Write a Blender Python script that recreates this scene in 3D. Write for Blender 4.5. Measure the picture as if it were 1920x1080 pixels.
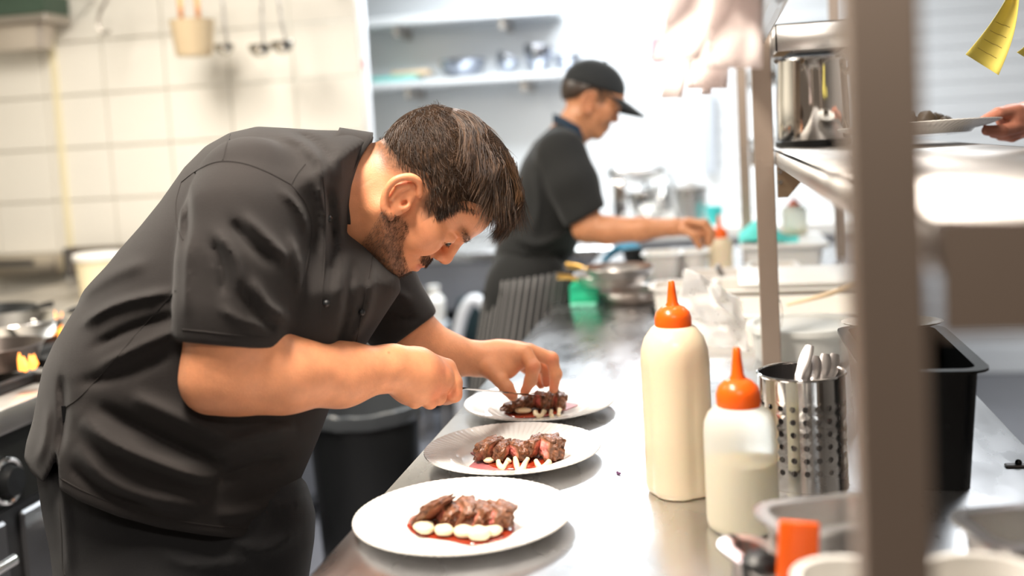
import bpy, bmesh, math, random
import numpy as np
from mathutils import Vector, Matrix, noise as mnoise
from mathutils.bvhtree import BVHTree
for _o in list(bpy.data.objects): bpy.data.objects.remove(_o)
SC = bpy.context.scene
COL = SC.collection
rnd = random.Random(7)
R = math.radians
# ------------------------------------------------------------------ camera
FPX, CY = 2005.0, 425.0
CAM_LOC = Vector((0, 0, 1.405))
CAM_ROT = (Matrix.Rotation(R(11.08), 3, 'Z') @ Matrix.Rotation(R(90 - 4.77), 3, 'X') @ Matrix.Rotation(R(-3.22), 3, 'Z'))
cd = bpy.data.cameras.new('camera'); cam = bpy.data.objects.new('camera', cd); COL.objects.link(cam)
cam.matrix_world = Matrix.Translation(CAM_LOC) @ CAM_ROT.to_4x4()
cd.sensor_width = 36; cd.lens = 36 * FPX / 1920; cd.shift_y = (CY - 540) / 1920; cd.clip_start = 0.05
cd.dof.use_dof = True; cd.dof.focus_distance = 1.66; cd.dof.aperture_fstop = 1.75
SC.camera = cam
# ------------------------------------------------------------------ light and exposure
w = bpy.data.worlds.new('World'); SC.world = w; w.use_nodes = True
w.node_tree.nodes['Background'].inputs[0].default_value = (0.80, 0.62, 0.48, 1)
w.node_tree.nodes['Background'].inputs[1].default_value = 0.17
SC.view_settings.view_transform = 'Standard'; SC.view_settings.look = 'None'
SC.view_settings.gamma = 1; SC.view_settings.use_curve_mapping = False
SC.view_settings.exposure = 0.1
def area(name, loc, size, power, color, rot=(0, 0, 0)):
    l = bpy.data.lights.new(name, 'AREA'); l.shape = 'RECTANGLE'; l.size, l.size_y = size
    l.energy = power; l.color = color
    o = bpy.data.objects.new(name, l); COL.objects.link(o); o.location = loc; o.rotation_euler = rot
    return o
area('ceiling_light_over_aisle', (-0.70, 1.02, 2.62), (0.25, 0.9), 80, (1.0, 0.89, 0.77))
area('ceiling_light_over_pass', (0.15, 2.3, 2.62), (0.35, 1.3), 17, (1.0, 0.94, 0.88))
area('ceiling_light_over_stove', (-2.0, 2.7, 2.62), (0.5, 1.3), 62, (1.0, 0.93, 0.82))
area('added_front_fill', (0.25, -0.55, 2.62), (0.9, 0.3), 26, (1.0, 0.92, 0.84))  # fill lamp added behind the camera to brighten the near post
area('ceiling_light_rear', (-0.7, 4.9, 2.62), (1.3, 0.6), 74, (0.90, 0.96, 1.0))
area('ceiling_light_dining', (1.3, 3.6, 2.62), (0.6, 1.4), 30, (0.93, 0.97, 1.0))
# ------------------------------------------------------------------ helpers: picture geometry
def wp(px, py, d):
    return CAM_LOC + CAM_ROT @ Vector(((px - 960) / FPX * d, (CY - py) / FPX * d, -d))
def ray(px, py): return CAM_ROT @ Vector(((px - 960) / FPX, (CY - py) / FPX, -1))
def gz(px, py, z):
    r = ray(px, py); return CAM_LOC + r * ((z - CAM_LOC.z) / r.z)
def gy(px, py, y):
    r = ray(px, py); return CAM_LOC + r * (y / r.y)
def gx(px, py, x):
    r = ray(px, py); return CAM_LOC + r * (x / r.x)
# ------------------------------------------------------------------ helpers: objects
BASE = {}
def link_mesh(name, V, F, mats, smooth=True, mi=None):
    me = bpy.data.meshes.new(name)
    me.from_pydata([tuple(v) for v in V], [], [tuple(f) for f in F])
    for m in (mats if isinstance(mats, (list, tuple)) else [mats]): me.materials.append(m)
    if mi is not None: me.polygons.foreach_set('material_index', np.asarray(mi, dtype=np.int32))
    if smooth: me.polygons.foreach_set('use_smooth', np.ones(len(me.polygons), dtype=bool))
    me.update()
    o = bpy.data.objects.new(name, me); COL.objects.link(o)
    return o
def tag(o, label=None, cat=None, group=None, kind=None):
    if label: o['label'] = label
    if cat: o['category'] = cat
    if group: o['group'] = group
    if kind: o['kind'] = kind
    return o
def thing(name, label, cat, loc, group=None):
    o = bpy.data.objects.new(name, None); COL.objects.link(o); o.location = loc; o.empty_display_size = 0.05
    BASE[o.name] = Vector(loc); return tag(o, label, cat, group)
def sharp(o, ang=35):
    me = o.data
    try: me.set_sharp_from_angle(angle=R(ang))
    except Exception: pass
    return o
def part(name, geo, m, parent, ang=35, label=None, smooth=True, mi=None):
    b = BASE[parent.name]; V, F = geo
    V = np.asarray([tuple(v) for v in V], dtype=float) - np.array(b)
    o = link_mesh(name, V, F, m, smooth, mi); o.parent = parent; BASE[o.name] = b
    if ang and smooth: sharp(o, ang)
    if label: o['label'] = label
    return o
def solo(name, label, cat, geo, m, group=None, ang=35, base=None, smooth=True, mi=None):
    V, F = geo; V = np.asarray([tuple(v) for v in V], dtype=float)
    if base is None:
        lo, hi = V.min(0), V.max(0); base = ((lo[0] + hi[0]) / 2, (lo[1] + hi[1]) / 2, lo[2])
    o = link_mesh(name, V - np.array(base), F, m, smooth, mi); o.location = base; BASE[o.name] = Vector(base)
    if ang and smooth: sharp(o, ang)
    return tag(o, label, cat, group)
def struct(name, geo, m, ang=35, smooth=True):
    o = solo(name, None, None, geo, m, None, ang, (0, 0, 0), smooth); o['kind'] = 'structure'; return o
def child_copy(src, parent, offset):
    c = src.copy(); COL.objects.link(c); c.parent = parent; c.location = offset; BASE[c.name] = BASE[parent.name]; return c
# ------------------------------------------------------------------ helpers: geometry (V, F)
def join(*gs):
    V, F = [], []
    for g in gs:
        n = len(V); V += [tuple(v) for v in g[0]]; F += [tuple(i + n for i in f) for f in g[1]]
    return V, F
def xf(g, M):
    return [tuple(M @ Vector(v)) for v in g[0]], g[1]
def mv(g, x, y, z): return xf(g, Matrix.Translation((x, y, z)))
def frame(loc, xdir, zdir=(0, 0, 1)):
    x = Vector(xdir).normalized(); z = Vector(zdir); y = z.cross(x).normalized(); z = x.cross(y)
    return Matrix.Translation(loc) @ Matrix((x, y, z)).transposed().to_4x4()
def rbox(x0, x1, y0, y1, z0, z1, bev=0.0, seg=1):
    bm = bmesh.new(); bmesh.ops.create_cube(bm, size=1)
    for v in bm.verts:
        v.co = Vector((x0 + (v.co.x + .5) * (x1 - x0), y0 + (v.co.y + .5) * (y1 - y0), z0 + (v.co.z + .5) * (z1 - z0)))
    if bev: bmesh.ops.bevel(bm, geom=bm.edges[:], offset=bev, segments=seg, profile=.5, affect='EDGES')
    return from_bm(bm)
def from_bm(bm):
    bm.verts.index_update()
    V = [v.co[:] for v in bm.verts]; F = [[v.index for v in f.verts] for f in bm.faces]; bm.free(); return V, F
def lathe(prof, n=32, c=(0, 0, 0), fn=None):
    V, F = [], []; m = len(prof)
    for i in range(n):
        a = 2 * math.pi * i / n
        for (r, z) in prof:
            k = fn(a, r, z) if fn else (r, z)
            V.append((c[0] + k[0] * math.cos(a), c[1] + k[0] * math.sin(a), c[2] + k[1]))
    for i in range(n):
        j = (i + 1) % n
        for q in range(m - 1):
            if prof[q][0] < 1e-6 and prof[q + 1][0] < 1e-6: continue
            if prof[q][0] < 1e-6: F.append((i * m, j * m + q + 1, i * m + q + 1)) if q == 0 else F.append((i * m + q, j * m + q + 1, i * m + q + 1))
            elif prof[q + 1][0] < 1e-6: F.append((i * m + q, j * m + q, i * m + q + 1))
            else: F.append((i * m + q, j * m + q, j * m + q + 1, i * m + q + 1))
    return V, F
def tube(P, r, n=8, caps=True, flat=None):
    P = [Vector(p) for p in P]; m = len(P); rs = r if isinstance(r, (list, tuple)) else [r] * m
    V, F = [], []; T = []
    for i in range(m):
        t = (P[min(i + 1, m - 1)] - P[max(i - 1, 0)]); T.append(t.normalized() if t.length > 1e-9 else Vector((0, 0, 1)))
    a = Vector((0, 0, 1)) if abs(T[0].z) < .9 else Vector((1, 0, 0))
    u = (a - T[0] * a.dot(T[0])).normalized()
    for i in range(m):
        u = u - T[i] * u.dot(T[i]); u = u.normalized() if u.length > 1e-6 else T[i].orthogonal().normalized()
        v = T[i].cross(u); fl = flat if flat else 1
        for k in range(n):
            an = 2 * math.pi * k / n
            V.append(P[i] + u * (rs[i] * math.cos(an)) + v * (rs[i] * fl * math.sin(an)))
    for i in range(m - 1):
        for k in range(n):
            k2 = (k + 1) % n; F.append((i * n + k, i * n + k2, (i + 1) * n + k2, (i + 1) * n + k))
    if caps:
        F.append(tuple(reversed(range(n)))); F.append(tuple(range((m - 1) * n, m * n)))
    return V, F
def smoothpath(P, k=6):
    P = [Vector(p) for p in P]; out = []
    for i in range(len(P) - 1):
        p0, p1, p2, p3 = P[max(i - 1, 0)], P[i], P[i + 1], P[min(i + 2, len(P) - 1)]
        for s in range(k):
            t = s / k
            out.append(.5 * ((2 * p1) + (p2 - p0) * t + (2 * p0 - 5 * p1 + 4 * p2 - p3) * t * t + (3 * p1 - p0 - 3 * p2 + p3) * t ** 3))
    out.append(P[-1]); return out
def lerpseq(a, n):
    xs = np.linspace(0, 1, len(a)); return list(np.interp(np.linspace(0, 1, n), xs, a))
def cyl(p0, p1, r0, r1=None, n=20, caps=True):
    return tube([p0, p1], [r0, r0 if r1 is None else r1], n, caps)
def ball(c, r, n=16, m=10, s=(1, 1, 1)):
    pr = [(math.sin(math.pi * i / m), -math.cos(math.pi * i / m)) for i in range(m + 1)]
    pr[0] = (0, -1); pr[-1] = (0, 1)
    V, F = lathe(pr, n)
    return [(c[0] + v[0] * r * s[0], c[1] + v[1] * r * s[1], c[2] + v[2] * r * s[2]) for v in V], F
def sheet(fn, nu, nv, th=0.0):
    V = [Vector(fn(i / nu, j / nv)) for i in range(nu + 1) for j in range(nv + 1)]
    F = [(i * (nv + 1) + j, (i + 1) * (nv + 1) + j, (i + 1) * (nv + 1) + j + 1, i * (nv + 1) + j + 1) for i in range(nu) for j in range(nv)]
    if th:
        n = len(V); N = [Vector((0, 0, 0)) for _ in V]
        for f in F:
            nn = (V[f[1]] - V[f[0]]).cross(V[f[3]] - V[f[0]])
            for k in f: N[k] += nn
        V2 = [v - q.normalized() * th if q.length > 0 else v for v, q in zip(V, N)]
        F2 = [tuple(reversed([k + n for k in f])) for f in F]
        id = lambda i, j: i * (nv + 1) + j
        rim = [id(0, j) for j in range(nv)] + [id(i, nv) for i in range(nu)] + [id(nu, j) for j in range(nv, 0, -1)] + [id(i, 0) for i in range(nu, 0, -1)]
        R_ = [(rim[k], rim[(k + 1) % len(rim)], rim[(k + 1) % len(rim)] + n, rim[k] + n) for k in range(len(rim))]
        V = V + V2; F = F + F2 + R_
    return [tuple(v) for v in V], F
def prism(poly, z0, z1):
    n = len(poly)
    V = [(x, y, z0) for x, y in poly] + [(x, y, z1) for x, y in poly]
    F = [tuple(reversed(range(n))), tuple(range(n, 2 * n))] + [(i, (i + 1) % n, n + (i + 1) % n, n + i) for i in range(n)]
    return V, F
def rrect(x0, x1, y0, y1, r, k=4):
    P = []
    for cx, cy, a0 in ((x1 - r, y1 - r, 0), (x0 + r, y1 - r, 90), (x0 + r, y0 + r, 180), (x1 - r, y0 + r, 270)):
        for i in range(k + 1):
            a = R(a0 + 90 * i / k); P.append((cx + r * math.cos(a), cy + r * math.sin(a)))
    return P
def rings(loops, close_bottom=True, close_top=False):
    """stack of equal-length closed loops of points"""
    n = len(loops[0]); V = [tuple(p) for l in loops for p in l]; F = []
    for i in range(len(loops) - 1):
        for k in range(n):
            k2 = (k + 1) % n; F.append((i * n + k, i * n + k2, (i + 1) * n + k2, (i + 1) * n + k))
    if close_bottom: F.append(tuple(reversed(range(n))))
    if close_top: F.append(tuple(range((len(loops) - 1) * n, len(loops) * n)))
    return V, F
def gn_pan(x0, x1, y0, y1, z0, z1, lip=0.012, th=0.002, taper=0.012, r=0.025):
    """open rectangular pan with a turned-out rim; solid walls"""
    def lp(ins, z, rr): return [(x, y, z) for x, y in rrect(x0 + ins, x1 - ins, y0 + ins, y1 - ins, max(rr, .004))]
    return rings([lp(taper, z0, r), lp(0, z1 - .006, r), lp(-lip, z1 - .004, r + lip), lp(-lip, z1, r + lip), lp(th, z1, r), lp(taper + th, z0 + th, r)], True, True)
# ------------------------------------------------------------------ helpers: materials
MATS = {}
def mat(name, col, rough=.5, metal=0., bump=0., bscale=40., var=0., vscale=6., sheen=0., trans=0., sss=0., coat=0., emit=None, estr=0., ior=1.45, alpha=1., col2=None, stretch=None, rvar=0., spec=None):
    if name in MATS: return MATS[name]
    m = bpy.data.materials.new(name); m.use_nodes = True; nt = m.node_tree; b = nt.nodes['Principled BSDF']
    S = lambda k, v: b.inputs[k].__setattr__('default_value', v) if k in b.inputs else None
    S('Base Color', (*col, 1)); S('Roughness', rough); S('Metallic', metal); S('IOR', ior)
    if spec is not None: S('Specular IOR Level', spec)
    if sheen: S('Sheen Weight', sheen); S('Sheen Roughness', .4)
    if trans: S('Transmission Weight', trans)
    if sss: S('Subsurface Weight', sss); S('Subsurface Radius', (1, .35, .18)); S('Subsurface Scale', .006)
    if coat: S('Coat Weight', coat); S('Coat Roughness', .1)
    if emit: S('Emission Color', (*emit, 1)); S('Emission Strength', estr)
    if alpha < 1: S('Alpha', alpha)
    tc = nt.nodes.new('ShaderNodeTexCoord'); mp = nt.nodes.new('ShaderNodeMapping'); nt.links.new(tc.outputs['Object'], mp.inputs['Vector'])
    if stretch: mp.inputs['Scale'].default_value = stretch
    if var or col2 or rvar:
        n = nt.nodes.new('ShaderNodeTexNoise'); n.inputs['Scale'].default_value = vscale; n.inputs['Detail'].default_value = 5
        nt.links.new(mp.outputs[0], n.inputs['Vector'])
        if var or col2:
            r = nt.nodes.new('ShaderNodeValToRGB'); r.color_ramp.elements[0].position = .3; r.color_ramp.elements[1].position = .7
            a = tuple(c * (1 - var) for c in col); c2 = col2 if col2 else tuple(min(1, c * (1 + var)) for c in col)
            r.color_ramp.elements[0].color = (*a, 1); r.color_ramp.elements[1].color = (*c2, 1)
            nt.links.new(n.outputs[0], r.inputs[0]); nt.links.new(r.outputs[0], b.inputs['Base Color'])
        if rvar:
            mr = nt.nodes.new('ShaderNodeMapRange'); mr.inputs['To Min'].default_value = max(0.02, rough - rvar); mr.inputs['To Max'].default_value = rough + rvar
            mr.inputs['From Min'].default_value = .3; mr.inputs['From Max'].default_value = .7
            nt.links.new(n.outputs[0], mr.inputs[0]); nt.links.new(mr.outputs[0], b.inputs['Roughness'])
    if bump:
        n2 = nt.nodes.new('ShaderNodeTexNoise'); n2.inputs['Scale'].default_value = bscale; n2.inputs['Detail'].default_value = 3
        nt.links.new(mp.outputs[0], n2.inputs['Vector'])
        bp = nt.nodes.new('ShaderNodeBump'); bp.inputs['Strength'].default_value = bump; bp.inputs['Distance'].default_value = .01
        nt.links.new(n2.outputs[0], bp.inputs['Height']); nt.links.new(bp.outputs[0], b.inputs['Normal'])
    MATS[name] = m; return m
def paper_mat(name, col, tr=.55):
    m = bpy.data.materials.new(name); m.use_nodes = True; nt = m.node_tree; out = nt.nodes['Material Output']
    d = nt.nodes.new('ShaderNodeBsdfDiffuse'); t = nt.nodes.new('ShaderNodeBsdfTranslucent'); mx = nt.nodes.new('ShaderNodeMixShader')
    d.inputs[0].default_value = (*col, 1); t.inputs[0].default_value = (*col, 1); mx.inputs[0].default_value = tr
    nt.links.new(d.outputs[0], mx.inputs[1]); nt.links.new(t.outputs[0], mx.inputs[2]); nt.links.new(mx.outputs[0], out.inputs[0])
    MATS[name] = m; return m
def attr_mat(name, rough=.5, sss=0., bump=0., bscale=300., spec=.5, sheen=0., noise_amt=.12, nscale=60):
    """colour comes from the mesh's own pigment attribute, broken up by noise"""
    m = bpy.data.materials.new(name); m.use_nodes = True; nt = m.node_tree; b = nt.nodes['Principled BSDF']
    at = nt.nodes.new('ShaderNodeAttribute'); at.attribute_name = 'pigment'
    n = nt.nodes.new('ShaderNodeTexNoise'); n.inputs['Scale'].default_value = nscale; n.inputs['Detail'].default_value = 4
    tc = nt.nodes.new('ShaderNodeTexCoord'); nt.links.new(tc.outputs['Object'], n.inputs['Vector'])
    mr = nt.nodes.new('ShaderNodeMapRange'); mr.inputs['To Min'].default_value = 1 - noise_amt; mr.inputs['To Max'].default_value = 1 + noise_amt
    mr.inputs['From Min'].default_value = .3; mr.inputs['From Max'].default_value = .7; nt.links.new(n.outputs[0], mr.inputs[0])
    mx = nt.nodes.new('ShaderNodeVectorMath'); mx.operation = 'SCALE'; nt.links.new(at.outputs['Color'], mx.inputs[0]); nt.links.new(mr.outputs[0], mx.inputs['Scale'])
    nt.links.new(mx.outputs[0], b.inputs['Base Color']); b.inputs['Roughness'].default_value = rough; b.inputs['Specular IOR Level'].default_value = spec
    if sss: b.inputs['Subsurface Weight'].default_value = sss; b.inputs['Subsurface Radius'].default_value = (1, .35, .18); b.inputs['Subsurface Scale'].default_value = .005
    if sheen: b.inputs['Sheen Weight'].default_value = sheen
    if bump:
        n2 = nt.nodes.new('ShaderNodeTexNoise'); n2.inputs['Scale'].default_value = bscale; nt.links.new(tc.outputs['Object'], n2.inputs['Vector'])
        bp = nt.nodes.new('ShaderNodeBump'); bp.inputs['Strength'].default_value = bump; bp.inputs['Distance'].default_value = .004
        nt.links.new(n2.outputs[0], bp.inputs['Height']); nt.links.new(bp.outputs[0], b.inputs['Normal'])
    MATS[name] = m; return m
def pigment(o, cols):
    a = o.data.attributes.new('pigment', 'FLOAT_COLOR', 'POINT')
    c = np.ones((len(o.data.vertices), 4), dtype=np.float32); c[:, :3] = cols; a.data.foreach_set('color', c.ravel())
# ------------------------------------------------------------------ helpers: implicit surfaces
class Field:
    """implicit solid sampled on a grid in a local frame; meshed by surface nets"""
    def __init__(s, lo, hi, h):
        s.lo = np.array(lo, float); s.h = h; s.n = np.ceil((np.array(hi) - s.lo) / h).astype(int) + 1
        s.ax = [(s.lo[i] + h * np.arange(s.n[i])).astype(np.float32) for i in range(3)]
        s.D = np.full(s.n, .2, np.float32)
    def box(s, lo, hi):
        i0 = np.clip(np.floor((np.array(lo) - s.lo) / s.h).astype(int), 0, s.n); i1 = np.clip(np.ceil((np.array(hi) - s.lo) / s.h).astype(int) + 1, 0, s.n)
        return tuple(slice(a, b) for a, b in zip(i0, i1))
    def pts(s, sl):
        return s.ax[0][sl[0]][:, None, None], s.ax[1][sl[1]][None, :, None], s.ax[2][sl[2]][None, None, :]
    def op(s, fn, lo, hi, k=.01, mode='u'):
        m = k + 3 * s.h; sl = s.box(np.array(lo) - m, np.array(hi) + m)
        if any(q.stop <= q.start for q in sl): return
        b = fn(*s.pts(sl)); a = s.D[sl]
        if mode == 's': b = -b
        if mode == 'u':
            t = np.clip(.5 + .5 * (b - a) / k, 0, 1); a[...] = a * t + b * (1 - t) - k * t * (1 - t)
            # 't' weights the existing field where the new one is farther
        else:
            t = np.clip(.5 - .5 * (b - a) / k, 0, 1); a[...] = a * t + b * (1 - t) + k * t * (1 - t)
    def cone(s, a, b, ra, rb, k=.01, mode='u', sq=None):
        a = np.array(a, float); b = np.array(b, float); d = b - a; L = max(d @ d, 1e-12)
        def fn(x, y, z):
            px, py, pz = x - a[0], y - a[1], z - a[2]
            t = np.clip((px * d[0] + py * d[1] + pz * d[2]) / L, 0, 1)
            qx, qy, qz = px - t * d[0], py - t * d[1], pz - t * d[2]
            if sq is not None:
                n, f = np.array(sq[0], float), sq[1]; n = n / np.linalg.norm(n); e = (qx * n[0] + qy * n[1] + qz * n[2]) * (1 / f - 1)
                qx, qy, qz = qx + e * n[0], qy + e * n[1], qz + e * n[2]
            return np.sqrt(qx * qx + qy * qy + qz * qz) - (ra + (rb - ra) * t)
        r = max(ra, rb) * (max(1, sq[1]) if sq is not None else 1)
        s.op(fn, np.minimum(a, b) - r, np.maximum(a, b) + r, k, mode)
    def chain(s, P, rs, k=.006, mode='u', sq=None):
        for i in range(len(P) - 1): s.cone(P[i], P[i + 1], rs[i], rs[i + 1], k, mode, sq)
    def ell(s, c, r, k=.01, mode='u', ax=None):
        c = np.array(c, float); r = np.array(r, float); A = np.eye(3) if ax is None else np.array([np.array(v, float) / np.linalg.norm(v) for v in ax])
        def fn(x, y, z):
            px, py, pz = x - c[0], y - c[1], z - c[2]
            q = [(px * A[i, 0] + py * A[i, 1] + pz * A[i, 2]) for i in range(3)]
            k0 = np.sqrt(sum((q[i] / r[i]) ** 2 for i in range(3))); k1 = np.sqrt(sum((q[i] / r[i] ** 2) ** 2 for i in range(3))) + 1e-9
            return k0 * (k0 - 1) / k1
        e = r.max() if ax is not None else r
        s.op(fn, c - e, c + e, k, mode)
    def mesh(s, smooth=2):
        D = s.D; S = D < 0; n = s.n
        c = sum(S[i:n[0] - 1 + i, j:n[1] - 1 + j, k:n[2] - 1 + k].astype(np.int8) for i in (0, 1) for j in (0, 1) for k in (0, 1))
        act = (c > 0) & (c < 8); I = np.argwhere(act); idx = np.full(act.shape, -1, np.int64); idx[act] = np.arange(len(I))
        acc = np.zeros((len(I), 3)); cnt = np.zeros(len(I))
        cor = [(i, j, k) for i in (0, 1) for j in (0, 1) for k in (0, 1)]
        val = {q: D[I[:, 0] + q[0], I[:, 1] + q[1], I[:, 2] + q[2]] for q in cor}
        for a in range(3):
            for q in cor:
                if q[a]: continue
                q2 = list(q); q2[a] = 1; q2 = tuple(q2); A, B = val[q], val[q2]; m = (A < 0) != (B < 0)
                t = np.where(m, A / np.where(m, A - B, 1), 0); p = np.tile(np.array(q, float), (len(I), 1)); p[:, a] = t
                acc[m] += p[m]; cnt[m] += 1
        V = s.lo + (I + acc / cnt[:, None]) * s.h; F = []
        for a in range(3):
            b, c_ = (a + 1) % 3, (a + 2) % 3
            sl0 = [slice(None)] * 3; sl1 = [slice(None)] * 3; sl0[a] = slice(0, -1); sl1[a] = slice(1, None)
            x = S[tuple(sl0)] != S[tuple(sl1)]; E = np.argwhere(x)
            ok = (E[:, b] > 0) & (E[:, c_] > 0) & (E[:, b] < n[b] - 1) & (E[:, c_] < n[c_] - 1); E = E[ok]
            def g(db, dc):
                q = E.copy(); q[:, b] -= db; q[:, c_] -= dc; return idx[q[:, 0], q[:, 1], q[:, 2]]
            Q = np.stack([g(1, 1), g(0, 1), g(0, 0), g(1, 0)], 1); fl = ~S[E[:, 0], E[:, 1], E[:, 2]]; Q[fl] = Q[fl][:, ::-1]; F.append(Q)
        F = np.concatenate(F)
        for _ in range(smooth):
            acc = np.zeros_like(V); ct = np.zeros(len(V))
            for i in range(4):
                a_, b_ = F[:, i], F[:, (i + 1) % 4]
                np.add.at(acc, a_, V[b_]); np.add.at(ct, a_, 1); np.add.at(acc, b_, V[a_]); np.add.at(ct, b_, 1)
            V = V * .5 + .5 * acc / np.maximum(ct, 1)[:, None]
        return V, F
def np_obj(name, V, F, mats, parent):
    """numpy mesh (world space) as a child part"""
    b = np.array(BASE[parent.name]); V = np.ascontiguousarray(V - b, dtype=np.float32); F = np.ascontiguousarray(F, dtype=np.int32)
    me = bpy.data.meshes.new(name); k = F.shape[1]
    me.vertices.add(len(V)); me.vertices.foreach_set('co', V.ravel()); me.loops.add(F.size); me.loops.foreach_set('vertex_index', F.ravel())
    me.polygons.add(len(F)); me.polygons.foreach_set('loop_start', np.arange(0, F.size, k, dtype=np.int32))
    try: me.polygons.foreach_set('loop_total', np.full(len(F), k, dtype=np.int32))
    except Exception: pass
    me.polygons.foreach_set('use_smooth', np.ones(len(F), dtype=bool)); me.update(calc_edges=True); me.validate()
    for m in (mats if isinstance(mats, (list, tuple)) else [mats]): me.materials.append(m)
    o = bpy.data.objects.new(name, me); COL.objects.link(o); o.parent = parent; BASE[o.name] = Vector(b); return o
CR = np.array(CAM_ROT); CL = np.array(CAM_LOC)
def cp(px, py, d): return np.array([(px - 960) / FPX * d, (CY - py) / FPX * d, -d])
def cam2w(V): return V @ CR.T + CL
def vnoise(P, sc, seed=0):
    """cheap smooth value noise, numpy, -1..1"""
    q = P * sc + seed * 17.3; i = np.floor(q).astype(np.int64); f = q - i; f = f * f * (3 - 2 * f)
    def hsh(a): 
        v = (a[..., 0] * 374761393 + a[..., 1] * 668265263 + a[..., 2] * 2147483647 + seed * 1274126177) & 0xffffffff
        v = ((v ^ (v >> 13)) * 1274126177) & 0xffffffff; return ((v ^ (v >> 16)) & 0xffff) / 32767.5 - 1
    out = 0
    for dx in (0, 1):
        for dy in (0, 1):
            for dz in (0, 1):
                wgt = (f[..., 0] if dx else 1 - f[..., 0]) * (f[..., 1] if dy else 1 - f[..., 1]) * (f[..., 2] if dz else 1 - f[..., 2])
                out = out + wgt * hsh(i + np.array([dx, dy, dz]))
    return out
# ================================================================== materials
steel = mat('brushed_steel', (.74, .73, .72), .30, 1., bump=.05, bscale=60, rvar=.08, vscale=9, stretch=(1, .12, 1))
bench_steel = mat('bench_steel', (.63, .635, .65), .28, 1., bump=.04, bscale=30, var=.06, vscale=14, rvar=.06, stretch=(1, .4, 1))
dull_steel = mat('dull_steel', (.50, .46, .42), .42, 1., rvar=.06)
dark_steel = mat('dark_steel', (.22, .21, .21), .4, 1.)
polished = mat('polished_steel', (.80, .78, .75), .09, 1.)
bronze_post = mat('post_steel', (.45, .365, .30), .5, 1., var=.06, vscale=3)
white_paint = mat('white_wall_paint', (.86, .885, .91), .6, var=.015, vscale=2)
white_gloss = mat('white_board_paint', (.85, .87, .89), .35)
cream_tile = mat('cream_tile', (.86, .83, .76), .22, var=.03, vscale=1.5)
cream_grout = mat('cream_grout', (.74, .71, .63), .8)
yellow_trim = mat('yellow_trim', (.84, .76, .54), .5)
floor_m = mat('floor_epoxy', (.34, .34, .375), .3, var=.06, vscale=3)
ceil_m = mat('ceiling_paint', (.58, .58, .58), .8)
black_rub = mat('black_plastic', (.008, .009, .010), .42)
black_gloss = mat('black_gloss_plastic', (.006, .007, .008), .2)
white_plas = mat('white_plastic', (.82, .80, .76), .35, sss=.1)
white_cer = mat('white_ceramic', (.86, .84, .80), .12, coat=.4)
orange_plas = mat('orange_cap_plastic', (.95, .13, .008), .28, sss=.1)
# ================================================================== room
def plane(V): return V, [tuple(range(len(V)))]
struct('floor', rbox(-3.6, 2.6, -1.2, 6.15, -.1, 0), floor_m, None)
struct('ceiling', rbox(-3.6, 2.6, -1.2, 6.15, 2.75, 2.85), ceil_m, None)
struct('wall_left', rbox(-3.6, -3.5, -1.2, 6.15, 0, 2.75), cream_grout, None)
struct('wall_right', rbox(2.5, 2.6, -1.2, 6.15, 0, 2.75), mat('grey_wall_paint', (.42, .41, .40), .7), None)
wb = struct('wall_back', rbox(-3.5, 2.5, 6.05, 6.15, 0, 2.75), white_paint, None)
# horizontal white boards cladding the right part of the back wall
bx0, bx1 = gy(1150, 300, 6.0).x, 2.45
bd = rbox(bx0, bx1, 6.03, 6.052, 0, .0895, .0025)
b0 = part('wall_board', bd, white_gloss, wb)
for i in range(1, 28): child_copy(b0, wb, (0, 0, i * .092))
# partition with cream tiles behind the stove
px_edge = gy(690, 300, 4.4).x
wl = struct('wall_back_left', rbox(-3.5, px_edge, 4.42, 4.475, 0, 2.75), cream_grout, None)
zt = gy(215, 172, 4.4).z
tw, thh = .30, .237
t0 = part('tile', rbox(-.5 * (tw - .006), .5 * (tw - .006), 4.405, 4.425, 0, thh - .006, .003), cream_tile, wl)
first = True
for r_ in range(-4, 5):
    for c_ in range(7):
        x = px_edge - tw * (c_ + .5) - .012 + (0 if r_ % 2 else 0)
        if x < -3.45: continue
        off = (x, 0, zt + thh * r_)
        if first: t0.location = off; first = False
        else: child_copy(t0, wl, off)
tx = gy(112, 240, 4.4).x
o = struct('trim_1', rbox(tx - .014, tx + .014, 4.385, 4.41, .9, 2.75, .004), yellow_trim)
o = struct('trim_2', rbox(px_edge - .008, px_edge + .006, 4.44, 4.485, .0, 2.75, .003), mat('trim_white', (.85, .86, .88), .4))
# red and pink notices on the end of the partition
def notice(px, y0, y1, m, lab):
    a = gx(px, y0, px_edge + .01); b = gx(px, y1, px_edge + .01)
    solo('notice', lab, 'notice', rbox(px_edge + .0005, px_edge + .003, 4.41, 4.438, b.z, a.z, .0005), m, 'notices on the partition end')
notice(693, 8, 40, mat('paper_lilac', (.75, .55, .72), .7), 'small lilac notice high on the partition end')
notice(693, 44, 98, mat('paper_pink', (.80, .42, .45), .7), 'pink notice in the middle of the partition end')
notice(693, 112, 130, mat('paper_red', (.80, .10, .12), .7), 'small red notice low on the partition end')
# ================================================================== prep bench
bench = thing('prep_bench', 'long brushed stainless steel prep bench carrying the three plates', 'bench', (-.03, 2.6, 0))
bt = rbox(-.497, .438, .55, 4.55, .862, .90, .004, 2)
part('bench_top', bt, bench_steel, bench)
part('front_apron', rbox(-.470, -.462, .60, 4.5, .78, .862), dull_steel, bench)
part('undershelf', rbox(-.44, .40, .65, 4.5, .25, .275, .004), dull_steel, bench)
for yy in (.7, 2.5, 4.4):
    for xx in (-.43, .38): part('leg', cyl((xx, yy, 0), (xx, yy, .862), .02, n=14), dull_steel, bench)
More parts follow.
